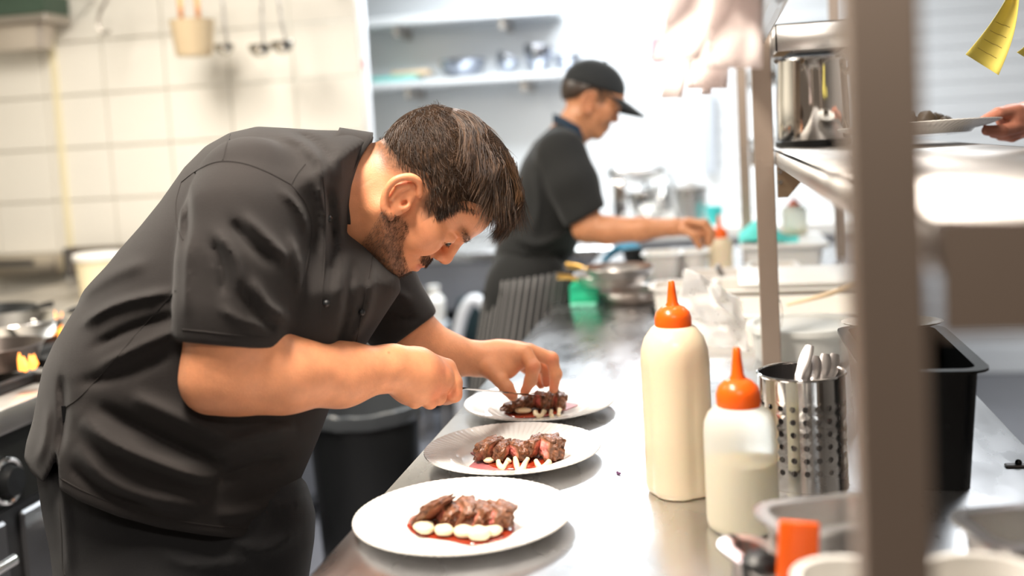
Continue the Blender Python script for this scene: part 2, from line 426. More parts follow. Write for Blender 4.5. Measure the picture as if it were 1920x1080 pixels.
# dark skirting plate with slot and screw at the right edge of the bench
pt = gz(1890, 875, .9)
cl = thing('bench_clip', 'small dark screwed clip on the right edge of the steel bench', 'clip', (pt.x + .02, pt.y, .9))
part('clip_plate', rbox(pt.x - .004, pt.x + .05, pt.y - .008, pt.y + .006, .9, .904, .0015), dark_steel, cl)
part('screw', ball((pt.x + .014, pt.y, .906), .005, 10, 6), black_gloss, cl)
# ================================================================== pass shelf (gantry)
ps = thing('pass_shelf', 'steel pass shelf unit with square posts standing on the prep bench', 'shelf unit', (.26, 2.2, .9))
PX, PY = (.09, .43), (.60, 2.19, 3.87)
for xx, yy in ((.086, .60), (.09, 2.19), (.09, 3.87), (.455, 1.56), (.43, 4.05)):
    part('post', rbox(xx - .0185, xx + .0185, yy - .0185, yy + .0185, .9, 2.74, .0015), bronze_post, ps)
def shelf_tray(name, z, lipl, lipn, y0, y1, x1):
    g = join(rbox(.112, x1, y0, y1, z - .003, z), rbox(.112, .115, y0, y1, z - lipl, z), rbox(x1 - .003, x1, y0, y1, z - lipl, z),
             rbox(.112, x1, y0, y0 + .003, z - lipn, z), rbox(.112, x1, y1 - .003, y1, z - lipl, z))
    sh = part(name, g, mat('shelf_satin_steel', (.62, .60, .58), .5, 1.), ps, None)
    if lipn > .055: part('shelf_lip', rbox(.111, x1 + .001, y0 - .002, y0 + .0005, z - lipn - .001, z + .0005), bronze_post, sh)
    return sh
s1 = shelf_tray('shelf', 1.35, .03, .06, .585, 3.95, .435)
s2 = shelf_tray('shelf', 1.585, .05, .05, 2.05, 3.95, .30)
for yy in PY[1:]:
    for z, hh in ((1.35, .09), (1.585, .05)):
        br = prism([(0, 0), (.10, 0), (.02, -hh), (0, -hh)], -.003, .003)
        br = xf(br, Matrix.Translation((.112, yy - .024, z - .003)) @ Matrix.Rotation(R(90), 4, 'X'))
        b_ = part('bracket', br, mat('bracket_bronze', (.50, .38, .26), .35, 1.), ps)
        for q in range(3): part('bolt', cyl((.118, yy - .031, z - .022 - q * .02), (.118, yy - .024, z - .022 - q * .02), .005, n=8), polished, b_)
# ticket rail under the upper shelf and its folded channel
g = sheet(lambda u, v: (.06 + .0 * u, 1.0 + 2.85 * v, 1.535) if False else (.045 + .05 * math.cos(u * math.pi * .9), 1.0 + 1.17 * v, 1.56 + .03 * math.sin(u * math.pi * .9)), 8, 1, .002)
part('rail_channel', g, steel, ps, None)
lamp = part('lamp_channel', join(rbox(.14, .26, 2.06, 2.6, 1.548, 1.582, .004), rbox(.15, .25, 2.08, 2.55, 1.540, 1.549)), dark_steel, ps)
# ================================================================== rear wall furniture
def wall_shelf(label, a, b, th, y0, y1, group=None):
    z = (a.z + b.z) / 2; t = thing('wall_shelf', label, 'shelf', ((a.x + b.x) / 2, y1, z), group)
    part('board', rbox(a.x, b.x, y0, y1, z - th, z, .004), mat('shelf_pale_steel', (.74, .76, .79), .35, .4), t)
    for k in (.25, .75):
        x = a.x + (b.x - a.x) * k
        part('bracket', rbox(x - .012, x + .012, y0 + .04, y1, z - th - .06, z - th, .003), dull_steel, t)
    return z
a, b = gy(655, 158, 5.68), gy(1090, 130, 5.68)
SHZ = wall_shelf('lower steel wall shelf at the rear with bowls on it', a, b, .035, 5.66, 6.03)
a2, b2 = gy(640, 42, 5.72), gy(1040, 2, 5.72)
wall_shelf('upper steel wall shelf at the rear, nothing on it in view', a2, b2, .05, 5.70, 6.03)
def rear_pt(px, py): return gy(px, py, 5.85)
def bowl(c, r, h, tilt=0, n=28):
    pr = [(0, 0), (r * .45, 0), (r * .8, h * .35), (r, h), (r * .985, h + .003), (r * .96, h), (r * .76, h * .37), (r * .42, .004), (0, .004)]
    return xf(lathe(pr, n), Matrix.Translation(c) @ Matrix.Rotation(tilt, 4, 'Y'))
bm_ = mat('bowl_steel', (.38, .40, .45), .25, 1.)
for px, r, h, tl, lab in ((868, .135, .10, 0, 'wide steel mixing bowl upright on the lower rear shelf'), (944, .070, .085, .5, 'tilted small dark bowl beside the wide mixing bowl'),
                          (1008, .085, .14, .12, 'tall steel pot on the lower rear shelf'), (1066, .080, .09, 0, 'rightmost steel bowl on the lower rear shelf')):
    p = rear_pt(px, 140); solo('steel_bowl', lab, 'bowl', bowl((p.x, 5.85, SHZ + (0.03 if tl > .3 else .0) + .0005 + (.009 if 0 < tl < .3 else 0)), r, h, tl), bm_, 'steel bowls on the rear shelf')
p = rear_pt(745, 155); solo('teal_tray', 'flat teal tray at the left end of the lower rear shelf', 'tray', gn_pan(p.x - .13, p.x + .13, 5.74, 5.98, SHZ + .001, SHZ + .035, .008), mat('teal_plastic', (.25, .66, .60), .4))
p = rear_pt(775, 140); solo('wooden_board', 'tan wooden board lying in the teal tray', 'board', rbox(p.x - .11, p.x + .10, 5.78, 5.94, SHZ + .037, SHZ + .06, .006), mat('tan_wood', (.72, .52, .32), .6, var=.2, vscale=3, stretch=(1, 8, 1)))
# back counter
bc = thing('back_counter', 'stainless steel counter along the rear wall with an open dark underside', 'counter', (-1.3, 5.6, 0))
czz = gy(900, 470, 5.3).z
part('counter_top', rbox(-2.9, -.5, 5.25, 6.02, czz - .05, czz, .005), steel, bc)
part('front_panel', rbox(-2.9, -.5, 5.28, 5.30, czz - .30, czz - .05, .003), mat('grey_panel', (.34, .35, .39), .35, .6), bc)
part('lower_shelf', rbox(-2.9, -.5, 5.3, 6.02, .12, .15), dark_steel, bc)
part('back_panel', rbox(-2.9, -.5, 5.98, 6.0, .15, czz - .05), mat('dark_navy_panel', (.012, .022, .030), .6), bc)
for xx in (-2.85, -1.75, -.54): part('leg', rbox(xx, xx + .04, 5.3, 5.34, 0, czz - .05, .004), dull_steel, bc)
dk = mat('dark_teal_plastic', (.012, .03, .036), .5)
# dark drum, white hose and white bottle standing under the counter
p = gy(905, 600, 5.15); solo('dark_drum', 'dark blue-black drum standing in front of the back counter', 'drum', lathe([(0, 0), (.14, 0), (.15, .03), (.15, .58), (.135, .63), (.1, .645), (0, .65)], 28, (p.x + .04, 5.06, 0)), dk)
hs = [gy(q[0], q[1], 4.82) for q in ((858, 655), (862, 610), (874, 576), (890, 562), (908, 574), (924, 608), (942, 655))]
hs = [Vector((hs[0].x, 4.82, .012))] + [Vector((v.x, v.y, v.z)) for v in hs] + [Vector((hs[-1].x + .03, 4.82, .012))]
solo('white_hose', 'thick white hose bent into an arch before the dark drum', 'hose', tube(smoothpath(hs, 6), .028, 12), mat('hose_white', (.72, .74, .78), .4))
p = gy(818, 640, 4.9)
wbt = thing('white_spray_bottle', 'white bottle standing left of the arched white hose', 'bottle', (p.x, 4.9, 0))
zt_ = gy(818, 535, 4.9).z
st_ = thing('step_stool', 'low grey stool under the white bottle', 'stool', (p.x, 4.9, 0))
zs = gy(818, 605, 4.9).z
part('seat', rbox(p.x - .09, p.x + .055, 4.8, 4.98, zs - .05, zs, .008), mat('stool_grey', (.62, .66, .70), .4), st_)
for sx in (-.075, .04):
    for sy in (4.82, 4.96): part('leg', cyl((p.x + sx, sy, 0), (p.x + sx, sy, zs - .05), .012, n=10), dull_steel, st_)
wbt.location = (p.x, 4.9, zs); BASE[wbt.name] = Vector((p.x, 4.9, zs))
hb = zt_ - zs
part('bottle_body', lathe([(0, 0), (.05, 0), (.054, .01), (.054, hb * .6), (.03, hb * .78), (.022, hb * .82), (0, hb * .82)], 20, (p.x, 4.9, zs)), white_plas, wbt)
part('bottle_cap', lathe([(0, hb * .82), (.03, hb * .82), (.032, hb * .98), (.02, hb), (0, hb)], 16, (p.x, 4.9, zs)), white_plas, wbt)
# appliances on the back counter to the right (mixer, kettle, taps)
rt = thing('side_counter', 'white topped counter behind the second chef', 'counter', (.2, 5.6, 0))
cz2 = gy(1250, 425, 5.3).z
part('counter_top', rbox(-.45, .75, 5.2, 6.02, cz2 - .06, cz2, .006), white_plas, rt)
part('cabinet', rbox(-.42, .72, 5.26, 6.0, .1, cz2 - .06), mat('cabinet_white', (.6, .62, .66), .4), rt)
part('plinth', rbox(-.40, .70, 5.3, 6.0, 0, .1), dark_steel, rt)
p = gy(1188, 400, 5.45)
mx = thing('stand_mixer', 'chrome stand mixer on the side counter behind the second chef', 'mixer', (p.x, 5.45, cz2))
part('mixer_base', rbox(p.x - .10, p.x + .12, 5.36, 5.54, cz2, cz2 + .035, .012, 2), polished, mx)
part('mixer_column', rbox(p.x - .10, p.x - .03, 5.40, 5.50, cz2 + .03, cz2 + .24, .015, 2), polished, mx)
part('mixer_head', xf(ball((0, 0, 0), 1, 20, 12, (.15, .06, .055)), Matrix.Translation((p.x + .02, 5.45, cz2 + .27))), steel, mx)
part('mixer_bowl', bowl((p.x + .055, 5.45, cz2 + .036), .085, .13), polished, mx)
p = gy(1238, 400, 5.72)
kt = thing('steel_kettle', 'steel kettle with a dark handle beside the stand mixer', 'kettle', (p.x, 5.72, cz2))
part('kettle_body', lathe([(0, 0), (.08, 0), (.085, .02), (.08, .12), (.055, .18), (.03, .19), (0, .19)], 24, (p.x, 5.72, cz2)), polished, kt)
part('kettle_handle', tube(smoothpath([(p.x - .07, 5.72, cz2 + .15), (p.x - .06, 5.72, cz2 + .24), (p.x + .06, 5.72, cz2 + .24), (p.x + .07, 5.72, cz2 + .15)], 5), .009, 8), black_rub, kt)
part('kettle_spout', tube([(p.x + .07, 5.72, cz2 + .08), (p.x + .12, 5.72, cz2 + .16)], [.02, .01], 10), polished, kt)
p = gy(1296, 400, 5.4)
tp = thing('steel_canister', 'squat steel canister with lid at the right of the side counter', 'canister', (p.x, 5.4, cz2))
part('canister_body', lathe([(0, 0), (.085, 0), (.085, .17), (0, .17)], 24, (p.x, 5.4, cz2)), steel, tp)
part('canister_lid', lathe([(0, .17), (.09, .17), (.09, .185), (.03, .2), (.012, .22), (0, .22)], 24, (p.x, 5.4, cz2)), dull_steel, tp)
p = gy(1338, 375, 5.3)
solo('teal_cup', 'teal cup on the side counter beside the far post', 'cup', mv(bowl((0, 0, 0), .045, .09), p.x, 5.3, cz2), mat('teal_cup', (.05, .5, .48), .4))
# grey roller towel panel on the rear wall and a faint white notice sheet
a, b = gy(1312, 175, 5.95), gy(1345, 325, 5.95)
solo('grey_wall_panel', 'narrow grey panel hanging on the white rear wall', 'panel', rbox(a.x, b.x, 5.96, 6.03, b.z, a.z, .01, 2), mat('panel_grey', (.52, .55, .60), .4))
a, b = gy(1170, 178, 6.0), gy(1300, 305, 6.0)
pm = mat('notice_white', (.88, .89, .9), .5)
ns = solo('white_notice_sheet', 'large white sheet with faint grey scribbles on the rear wall', 'sheet', rbox(a.x, b.x, 6.018, 6.0295, b.z, a.z, .001), pm)
BASE[ns.name] = Vector(ns.location)
for k in range(9):
    z = a.z - .04 - k * (a.z - b.z - .06) / 9; P = []
    x = a.x + .03
    while x < b.x - .04 - .03 * (k % 3): P.append((x, 6.0165, z + rnd.uniform(-.006, .006))); x += .018
    part('scribble', tube(P, .0016, 4), mat('ink_grey', (.45, .47, .52), .7), ns)
a, b = gy(1218, 70, 6.0), gy(1245, 112, 6.0)
solo('red_sign', 'small red edged sign on the rear wall beside the hanging tickets', 'sign', rbox(a.x, b.x, 6.012, 6.029, b.z, a.z, .002), mat('sign_red', (.78, .30, .32), .5))
# ================================================================== plates and food
def plate_geo(c, r=.14):
    prof = [(0, .004), (.05, .004), (.078, .004), (.084, .0055), (.089, .009), (.094, .0115), (.105, .0135), (.12, .0165), (.132, .019), (.138, .0205), (.140, .021), (.1405, .0195), (.137, .0175), (.12, .013), (.095, .007), (.088, .0005), (.084, 0), (.08, .0005), (0, .0005)]
    prof = [(q[0] * r / .14, q[1]) for q in prof]
    def fn(a, rr, z):
        wgt = min(1, max(0, (rr - .094) / .012)); s = math.cos(a * 84)
        return rr + (.0002 * s if rr > .134 else 0), z + .0008 * s * wgt * (1 if z > .008 else .3) * (.25 if rr > .131 else 1)
    return lathe(prof, 504, (c[0], c[1], .9), fn)
PL = [(-.346, 1.322), (-.336, 1.617), (-.341, 1.905)]
names = ['front plate', 'middle plate', 'far plate']
labs = ['white ribbed dinner plate nearest the camera on the steel bench', 'white ribbed dinner plate in the middle of the row', 'white ribbed dinner plate under the chef\'s hands']
for c, l, rr in zip(PL, labs, (.143, .139, .138)):
    solo('dinner_plate', l, 'plate', plate_geo(c, rr), white_cer, 'dinner plates in a row on the bench', 50, (c[0], c[1], .9))
sauce_m = mat('red_wine_sauce', (.30, .030, .010), .12, coat=.6, var=.25, vscale=30)
sauce_p = mat('pink_onion_puree', (.48, .16, .17), .35, var=.2, vscale=40, coat=.2)
cream_m = mat('cream_dressing', (.86, .74, .50), .35, sss=.2)
PZ = .9045
def blob(pxs, z0, z1):
    P = [gz(x, y, z0) for x, y in pxs]; P = smoothpath([*P, P[0]], 5)[:-1]; n = len(P); c = sum(P, Vector()) / n
    V = [(p.x, p.y, z0) for p in P] + [(c.x + (p.x - c.x) * .985, c.y + (p.y - c.y) * .985, z1 - .0003) for p in P] + [(c.x + (p.x - c.x) * .9, c.y + (p.y - c.y) * .9, z1) for p in P] + [(c.x, c.y, z1)]
    F = [tuple(range(n))[::-1]]
    for k in range(n):
        j = (k + 1) % n; F += [(k, j, n + j, n + k), (n + k, n + j, 2 * n + j, 2 * n + k), (2 * n + k, 2 * n + j, 3 * n)]
    return V, F
solo('sauce_pool', 'glossy dark red sauce pool on the front plate', 'sauce', blob([(762, 986), (772, 969), (812, 964), (900, 968), (958, 972), (964, 996), (936, 1014), (885, 1022), (842, 1014), (800, 1008), (774, 1000)], PZ, PZ + .002), sauce_m, ang=60)
solo('sauce_pool', 'glossy dark red sauce pool on the middle plate', 'sauce', blob([(905, 862), (930, 852), (985, 850), (1040, 852), (1056, 858), (1046, 868), (1010, 876), (960, 880), (925, 876)], PZ + .002, PZ + .0036), sauce_m, ang=60)
solo('onion_puree', 'pink puree smear under the sauce of the middle plate', 'puree', blob([(882, 850), (900, 845), (920, 850), (960, 856), (1000, 866), (985, 877), (940, 884), (905, 885), (878, 880), (888, 868), (893, 858)], PZ, PZ + .002), sauce_p, ang=60)
solo('sauce_pool', 'glossy dark red sauce pool on the far plate', 'sauce', blob([(944, 775), (952, 768), (990, 764), (1030, 762), (1058, 766), (1040, 777), (1000, 783), (965, 783)], PZ + .002, PZ + .0036), sauce_m, ang=60)
solo('onion_puree', 'pink puree smear at the right of the far plate', 'puree', blob([(1020, 764), (1058, 756), (1076, 757), (1083, 760), (1070, 766), (1045, 773), (1020, 775)], PZ, PZ + .002), sauce_p, ang=60)
meat_m = attr_mat('seared_steak', .33, .05, .5, 260, .6, noise_amt=.45, nscale=110)
def steak(c, sx, sy, sz, rz, tilt, seed, lab, grp, pink=.6):
    bm = bmesh.new(); bmesh.ops.create_cube(bm, size=1); bmesh.ops.subdivide_edges(bm, edges=bm.edges[:], cuts=9, use_grid_fill=True)
    rr = random.Random(seed); cols = []; bm.verts.ensure_lookup_table()
    for v in bm.verts:
        q = v.co * 2; e = Vector((q.x ** 2, q.y ** 2, q.z ** 2)); sp = Vector((q.x * math.sqrt(max(0, 1 - e.y / 2 - e.z / 2 + e.y * e.z / 3)), q.y * math.sqrt(max(0, 1 - e.z / 2 - e.x / 2 + e.z * e.x / 3)), q.z * math.sqrt(max(0, 1 - e.x / 2 - e.y / 2 + e.x * e.y / 3))))
        s = q.lerp(sp, .42)
        cut = abs(q.x) > .97 and max(abs(q.y), abs(q.z)) < .80
        nz = mnoise.noise(Vector((s.x * 2 + seed, s.y * 2, s.z * 2))) * .24 + mnoise.noise(Vector((s.x * 4 + seed, s.y * 4, s.z * 4))) * .12 + mnoise.noise(Vector((s.x * 9 + seed, s.y * 9, s.z * 9))) * .05
        s *= 1 + nz
        crust = Vector((.13, .050, .022)); mid = Vector((.42, .18, .10)); pk = Vector((.78, .27, .22))
        if abs(q.x) > .9:
            edge = max(abs(q.y), abs(q.z)); k = min(1, max(0, (1 - edge) / .45)); col = crust.lerp(mid, min(1, k * 2)).lerp(pk, max(0, k * 2 - 1) * pink * 1.3)
        else:
            col = crust.lerp(mid, .22 + .6 * mnoise.noise(Vector((s.x * 4 + seed, s.y * 4, s.z * 4))))
        cols.append(tuple(max(.005, t) for t in col))
        v.co = Vector((s.x * sx / 2, s.y * sy / 2, s.z * sz / 2)); v.co.x += v.co.z * tilt
    bmesh.ops.recalc_face_normals(bm, faces=bm.faces[:])
    V, F = from_bm(bm); zmin = min(v[2] for v in V)
    Mx = Matrix.Translation((c.x, c.y, c.z - zmin)) @ Matrix.Rotation(rz, 4, 'Z'); g = xf((V, F), Mx)
    o = solo('steak_slice', lab, 'steak', g, meat_m, grp, 60, (c.x, c.y, c.z)); pigment(o, np.array(cols)); return o
ORD = ['leftmost', 'second from left', 'middle', 'second from right', 'rightmost', 'sixth', 'seventh']
def course(pl, zb, sl, grp):
    for i, (px, py, sx, sy, sz, rz, tl, pk) in enumerate(sl):
        od = ['leftmost', 'second', 'third', 'fourth', 'fifth', 'sixth', 'seventh'][i]
        g = gz(px, py, zb)
        steak(g, sx, sy, sz, R(rz), tl, 11 * i + len(grp), od + (' ' if i == 0 else ' from left ') + 'browned steak slice on the ' + pl, grp, pk)
course('front plate', PZ + .002, [(812, 984, .018, .056, .034, -26, .85, .1), (842, 981, .024, .048, .024, 24, .55, .4), (872, 980, .026, .052, .029, 30, .6, .8), (904, 983, .024, .050, .025, 26, .6, .8), (938, 985, .030, .048, .027, 34, .4, 1.3)], 'steak slices on the front plate')
course('middle plate', PZ + .0035, [(916, 860, .026, .054, .030, -18, .30, .2), (943, 861, .022, .048, .027, -6, .25, .4), (974, 861, .024, .046, .027, 38, -.15, 1.1), (1003, 857, .022, .050, .033, -20, .35, .2), (1036, 861, .030, .046, .034, 36, .15, 1.2)], 'steak slices on the middle plate')
course('far plate', PZ + .0035, [(962, 771, .022, .05, .019, -26, .5, .1), (981, 769, .024, .052, .025, -20, .4, .1), (999, 767, .02, .05, .028, -14, .3, .2), (1017, 768, .020, .046, .028, 34, .1, 1.1), (1034, 766, .018, .046, .031, -10, .25, .5), (1050, 766, .019, .046, .028, 24, .2, .6)], 'steak slices on the far plate')
def dollop(px, py, r, lab, grp, z=PZ + .003, s=(1.2, 1, .62), seed=0):
    c = gz(px, py, z); g = ball((0, 0, 0), r, 14, 9, s)
    V = [Vector(v) * (1 + .30 * mnoise.noise(Vector(v) * 80 + Vector((seed * 3.1, 0, 0)))) for v in g[0]]
    solo('cream_dollop', lab, 'cream', ([(v.x + c.x, v.y + c.y, v.z + c.z + r * .6) for v in V], g[1]), cream_m, grp, 70)
for i, (px, py, r) in enumerate(((796, 999, .0120), (834, 1002, .0108), (871, 1006, .0112), (901, 1010, .0130), (925, 1004, .0100))):
    dollop(px, py, r, ['leftmost', 'second', 'third', 'fourth', 'rightmost'][i] + ' cream dollop before the steak on the front plate', 'cream dollops on the front plate', seed=i)
def drizzle(pxs, r, lab, grp, z=PZ + .0045):
    px0_ = pxs[0][0]
    P = smoothpath([gz(x, y, z + dz) for x, y, dz in pxs], 5)
    solo('cream_drizzle', lab, 'cream', tube(P, [r * (1 + .16 * math.sin(i * .55 + px0_)) * (.55 if i in (0, len(P) - 1) else 1) for i in range(len(P))], 9), cream_m, grp, 70)
gm = 'cream drizzles on the middle plate'
dollop(917, 868, .0075, 'small round cream blob at the left of the middle plate', gm, seed=9)
drizzle([(934, 862, .006), (936, 872, 0), (943, 877, 0), (950, 868, .001), (956, 861, .006)], .0042, 'left U shaped cream drizzle on the middle plate', gm)
drizzle([(966, 856, .008), (968, 868, .001), (971, 879, 0), (979, 879, 0), (985, 868, .001), (991, 858, .007)], .0042, 'tall V shaped cream drizzle in the centre of the middle plate', gm)
drizzle([(1004, 862, .005), (1009, 872, 0), (1014, 876, 0), (1024, 872, 0), (1032, 863, .005)], .004, 'right cream drizzle on the middle plate', gm)
dollop(1046, 862, .009, 'cream blob at the right end of the middle plate', gm, seed=4)
gm = 'cream drizzles on the far plate'
dollop(981, 776, .0105, 'round cream blob at the left of the far plate', gm, s=(1.4, 1, .5), seed=2)
drizzle([(1004, 769, .006), (1005, 777, 0), (1013, 780, 0), (1019, 774, .001), (1021, 768, .006)], .0042, 'U shaped cream drizzle in the centre of the far plate', gm)
drizzle([(1034, 768, .006), (1033, 776, 0), (1035, 781, 0)], .0038, 'short cream drip right of centre on the far plate', gm)
drizzle([(1050, 765, .006), (1048, 773, 0), (1047, 779, 0)], .0038, 'rightmost cream drip on the far plate', gm)
p = gz(1161, 890, .9); solo('herb_crumb', 'tiny purple herb crumb on the bench beside the big bottle', 'crumb', join(ball((p.x, p.y, .902), .003, 8, 5, (1, .6, .7)), ball((p.x - .003, p.y + .004, .902), .0022, 8, 5)), mat('herb_purple', (.12, .05, .12), .7))
# ================================================================== squeeze bottles
def squeeze(label, c, r, hb, hn, body_m, fill=None, octag=0., capk=.55, noz=.32, group='squeeze bottles with orange caps', seg=48):
    t = thing('squeeze_bottle', label, 'bottle', c, group)
    def fn(a, rr, z):
        if octag and rr > r * .5:
            s = 1 - octag * (1 - abs(math.cos(2 * a + .45)) ** .5) * min(1, max(0, (hb * .88 - z) / (hb * .2)))
            return rr * s, z
        return rr, z
    pr = [(0, 0), (r * .86, 0), (r * .96, .004), (r, .012), (r, hb * .45), (r * 1.0, hb * .78), (r * .97, hb * .86), (r * .86, hb * .93), (r * .66, hb * .985), (r * .56, hb), (0, hb)]
    part('bottle_body', lathe(pr, seg, c, fn), body_m, t, 50)
    if fill:
        fr, fm = fill; part('bottle_contents', lathe([(0, .003), (r * .9, .003), (r * .95, .012), (r * .95, hb * fr), (0, hb * fr)], 32, c), fm, t, 50)
    rc = r * capk; hc = hn * .42
    cp_ = part('bottle_cap', lathe([(0, hb - .002), (rc, hb - .002), (rc * 1.02, hb + .003), (rc * 1.02, hb + hc * .45), (rc * .93, hb + hc * .72), (rc * .68, hb + hc * .95), (rc * .42, hb + hc * 1.08), (0, hb + hc * 1.1)], 32, c), orange_plas, t, 50)
    part('bottle_nozzle', lathe([(rc * .44, hb + hc), (rc * .30, hb + hc * 1.25), (rc * .22, hb + hn * .8), (rc * .17, hb + hn * .98), (rc * .12, hb + hn), (0, hb + hn)], 20, c), orange_plas, t, 50)
    return t
mayo = mat('cream_filled_plastic', (.82, .69, .49), .30, sss=.25, coat=.25, var=.03, vscale=4)
c = gz(1276, 922, .9); c = Vector((c.x, c.y, .9))
squeeze('tall squeeze bottle full of cream sauce with an orange cap', c, .0475, .235, .062, mayo, None, .15, .52)
clear = mat('clear_bottle_plastic', (.92, .93, .86), .38, trans=.5, ior=1.15, sss=.0)
oil = mat('yellow_liquid', (.86, .66, .22), .3, sss=.2)
c = gz(1394, 988, .9); c = Vector((c.x, c.y, .9))
squeeze('short translucent squeeze bottle with yellow liquid and an orange cap', c, .045, .158, .072, clear, (.55, oil), 0., .60)
# ================================================================== cutlery holder and cutlery
c = gz(1515, 930, .9); cx, cyy = c.x, c.y + .055; RR, HH = .059, .158
ch = thing('cutlery_holder', 'perforated steel cutlery cylinder holding silver cutlery handles', 'holder', (cx, cyy, .9))
def perf_wall(rad, holes=True):
    V, F = [], []; nc, z0, z1, nr = 22, .022, .128, 6
    def P(th, z): return (cx + rad * math.cos(th), cyy + rad * math.sin(th), .9 + z)
    def quad(t0, t1, za, zb):
        n = len(V); k = 3
        for i in range(k + 1): V.append(P(t0 + (t1 - t0) * i / k, za)); V.append(P(t0 + (t1 - t0) * i / k, zb))
        for i in range(k): F.append((n + 2 * i, n + 2 * i + 2, n + 2 * i + 3, n + 2 * i + 1))
    dz = (z1 - z0) / nr
    for i in range(nc):
        t0, t1 = 2 * math.pi * i / nc, 2 * math.pi * (i + 1) / nc
        quad(t0, t1, 0, z0); quad(t0, t1, z1, HH)
        for j in range(nr):
            za, zb = z0 + dz * j, z0 + dz * (j + 1); tc, zc = (t0 + t1) / 2, (za + zb) / 2; hr = .0042; n = len(V)
            sq = [(t0, za), (tc, za), (t1, za), (t1, zc), (t1, zb), (tc, zb), (t0, zb), (t0, zc)]
            for q in sq: V.append(P(*q))
            for k in range(8):
                a = R(225 + 45 * k); V.append(P(tc + hr * math.cos(a) / rad, zc + hr * math.sin(a)))
            for k in range(8): F.append((n + k, n + (k + 1) % 8, n + 8 + (k + 1) % 8, n + 8 + k))
    return V, F
part('perforated_wall', perf_wall(RR), polished, ch, 60)
part('inner_wall', perf_wall(RR - .0015), dark_steel, ch, 60)
part('rolled_rim', tube([(cx + RR * math.cos(a), cyy + RR * math.sin(a), .9 + HH) for a in np.linspace(0, 2 * math.pi, 41)], .0022, 8, False), polished, ch)
part('base_disc', lathe([(0, 0), (RR + .001, 0), (RR + .001, .004), (0, .004)], 40, (cx, cyy, .9)), polished, ch)
cut_m = mat('cutlery_silver', (.90, .86, .84), .3, 1.)
cl_l = ['leftmost cutlery handle, reaching highest out of the perforated cylinder', 'second cutlery handle from the left in the perforated cylinder', 'middle cutlery handle in the perforated cylinder', 'second cutlery handle from the right in the perforated cylinder', 'rightmost cutlery handle leaning right in the perforated cylinder']
for i, (bx, tx_, ty, dz) in enumerate(((1492, 1518, 648, 0), (1505, 1512, 672, .008), (1524, 1528, 668, .012), (1540, 1548, 664, .018), (1552, 1566, 664, .024))):
    top = wp(tx_, ty, 1.50 + dz * .6); bot = Vector((cx + (-.035 + .016 * i), cyy - .012 + .008 * i, .906)); m_ = wp(bx, 735, 1.47 + dz * .6)
    P = smoothpath([bot, m_, m_.lerp(top, .55) + Vector((.001, 0, .004)), top], 6); ws = lerpseq([.003, .0035, .0055, .008, .0088, .006], len(P)); rv = Vector((.93, .12 * (i - 2), 0)).normalized(); lp_ = []
    for k, p_ in enumerate(P):
        dv_ = (P[min(k + 1, len(P) - 1)] - P[max(k - 1, 0)]).normalized(); wv = (rv - dv_ * rv.dot(dv_)).normalized(); tv = wv.cross(dv_)
        lp_.append([p_ + wv * ws[k] * math.cos(a_) + tv * .0016 * math.sin(a_) for a_ in np.linspace(0, 2 * math.pi, 11)[:-1]])
    solo('cutlery_piece', cl_l[i], 'cutlery', rings(lp_, True, True), cut_m, 'cutlery in the perforated cylinder', 60)
# ================================================================== black pan and pale tubs
bp_ = gz(1826, 925, .9)
bpan = solo('black_food_pan', 'deep black plastic food pan at the right end of the bench', 'pan', gn_pan(bp_.x - .125, bp_.x + .012, bp_.y, bp_.y + .31, .9005, 1.068, .014, .003, .010, .02), black_gloss)
BASE[bpan.name] = Vector(bpan.location)
solo('white_spoon_rest', 'white oval dish resting on the back rim of the black pan', 'dish', xf(lathe([(0, 0), (.03, 0), (.05, .010), (.052, .012), (.048, .0125), (.03, .004), (0, .004)], 28), Matrix.Translation((bp_.x - .055, bp_.y + .29, 1.069)) @ Matrix.Scale(1.5, 4, (1, 0, 0))), white_cer)
tub_m = mat('pale_tub_plastic', (.86, .83, .77), .38, sss=.1)
c = gz(1330, 664, .9)
solo('dough_tub', 'nearest of the long white plastic tubs behind the orange capped bottles', 'tub', gn_pan(.075 - .16, .40, 2.34 + .12, 2.72, .9, .972, .012, .004, .006), tub_m, 'white plastic tubs')
solo('dough_tub', 'second long white plastic tub, just behind the nearest one', 'tub', gn_pan(-.02, .40, 2.76, 2.98, .9, .985, .012, .004, .006), tub_m, 'white plastic tubs')
solo('tub_lid', 'white lid resting slanted on the second long tub', 'lid', xf(rbox(-.17, .17, -.10, .10, 0, .012, .005, 2), Matrix.Translation((.21, 2.9, .992)) @ Matrix.Rotation(R(5), 4, 'X')), white_plas)
rc_ = gz(1515, 690, .9)
clearw = mat('frosted_plastic', (.90, .91, .88), .3, trans=.45, ior=1.15)
rx, ry = .165, 2.33
rtb = thing('round_tub', 'round frosted plastic tub with a lid behind the cutlery holder', 'tub', (rx, ry, .9))
part('tub_body', lathe([(0, 0), (.098, 0), (.104, .01), (.11, .065), (.106, .066), (.1, .012), (0, .008)], 40, (rx, ry, .9)), clearw, rtb)
part('tub_lid', lathe([(0, .069), (.100, .069), (.104, .074), (.116, .074), (.118, .066), (.121, .066), (.121, .078), (.105, .079), (.098, .072), (0, .072)], 40, (rx, ry, .9)), clearw, rtb)
solo('wooden_spoon', 'pale wooden spoon handle lying slanted over the round tub', 'spoon', tube(smoothpath([(.14, 2.47, .993), (.23, 2.44, 1.02), (.34, 2.40, 1.065)], 5), lerpseq([.004, .006, .007], 11), 8), mat('pale_wood', (.78, .60, .40), .6))
gl = wp(1600, 712, 1.62)
glm = mat('clear_glass', (.95, .96, .96), .03, trans=.95, ior=1.3)
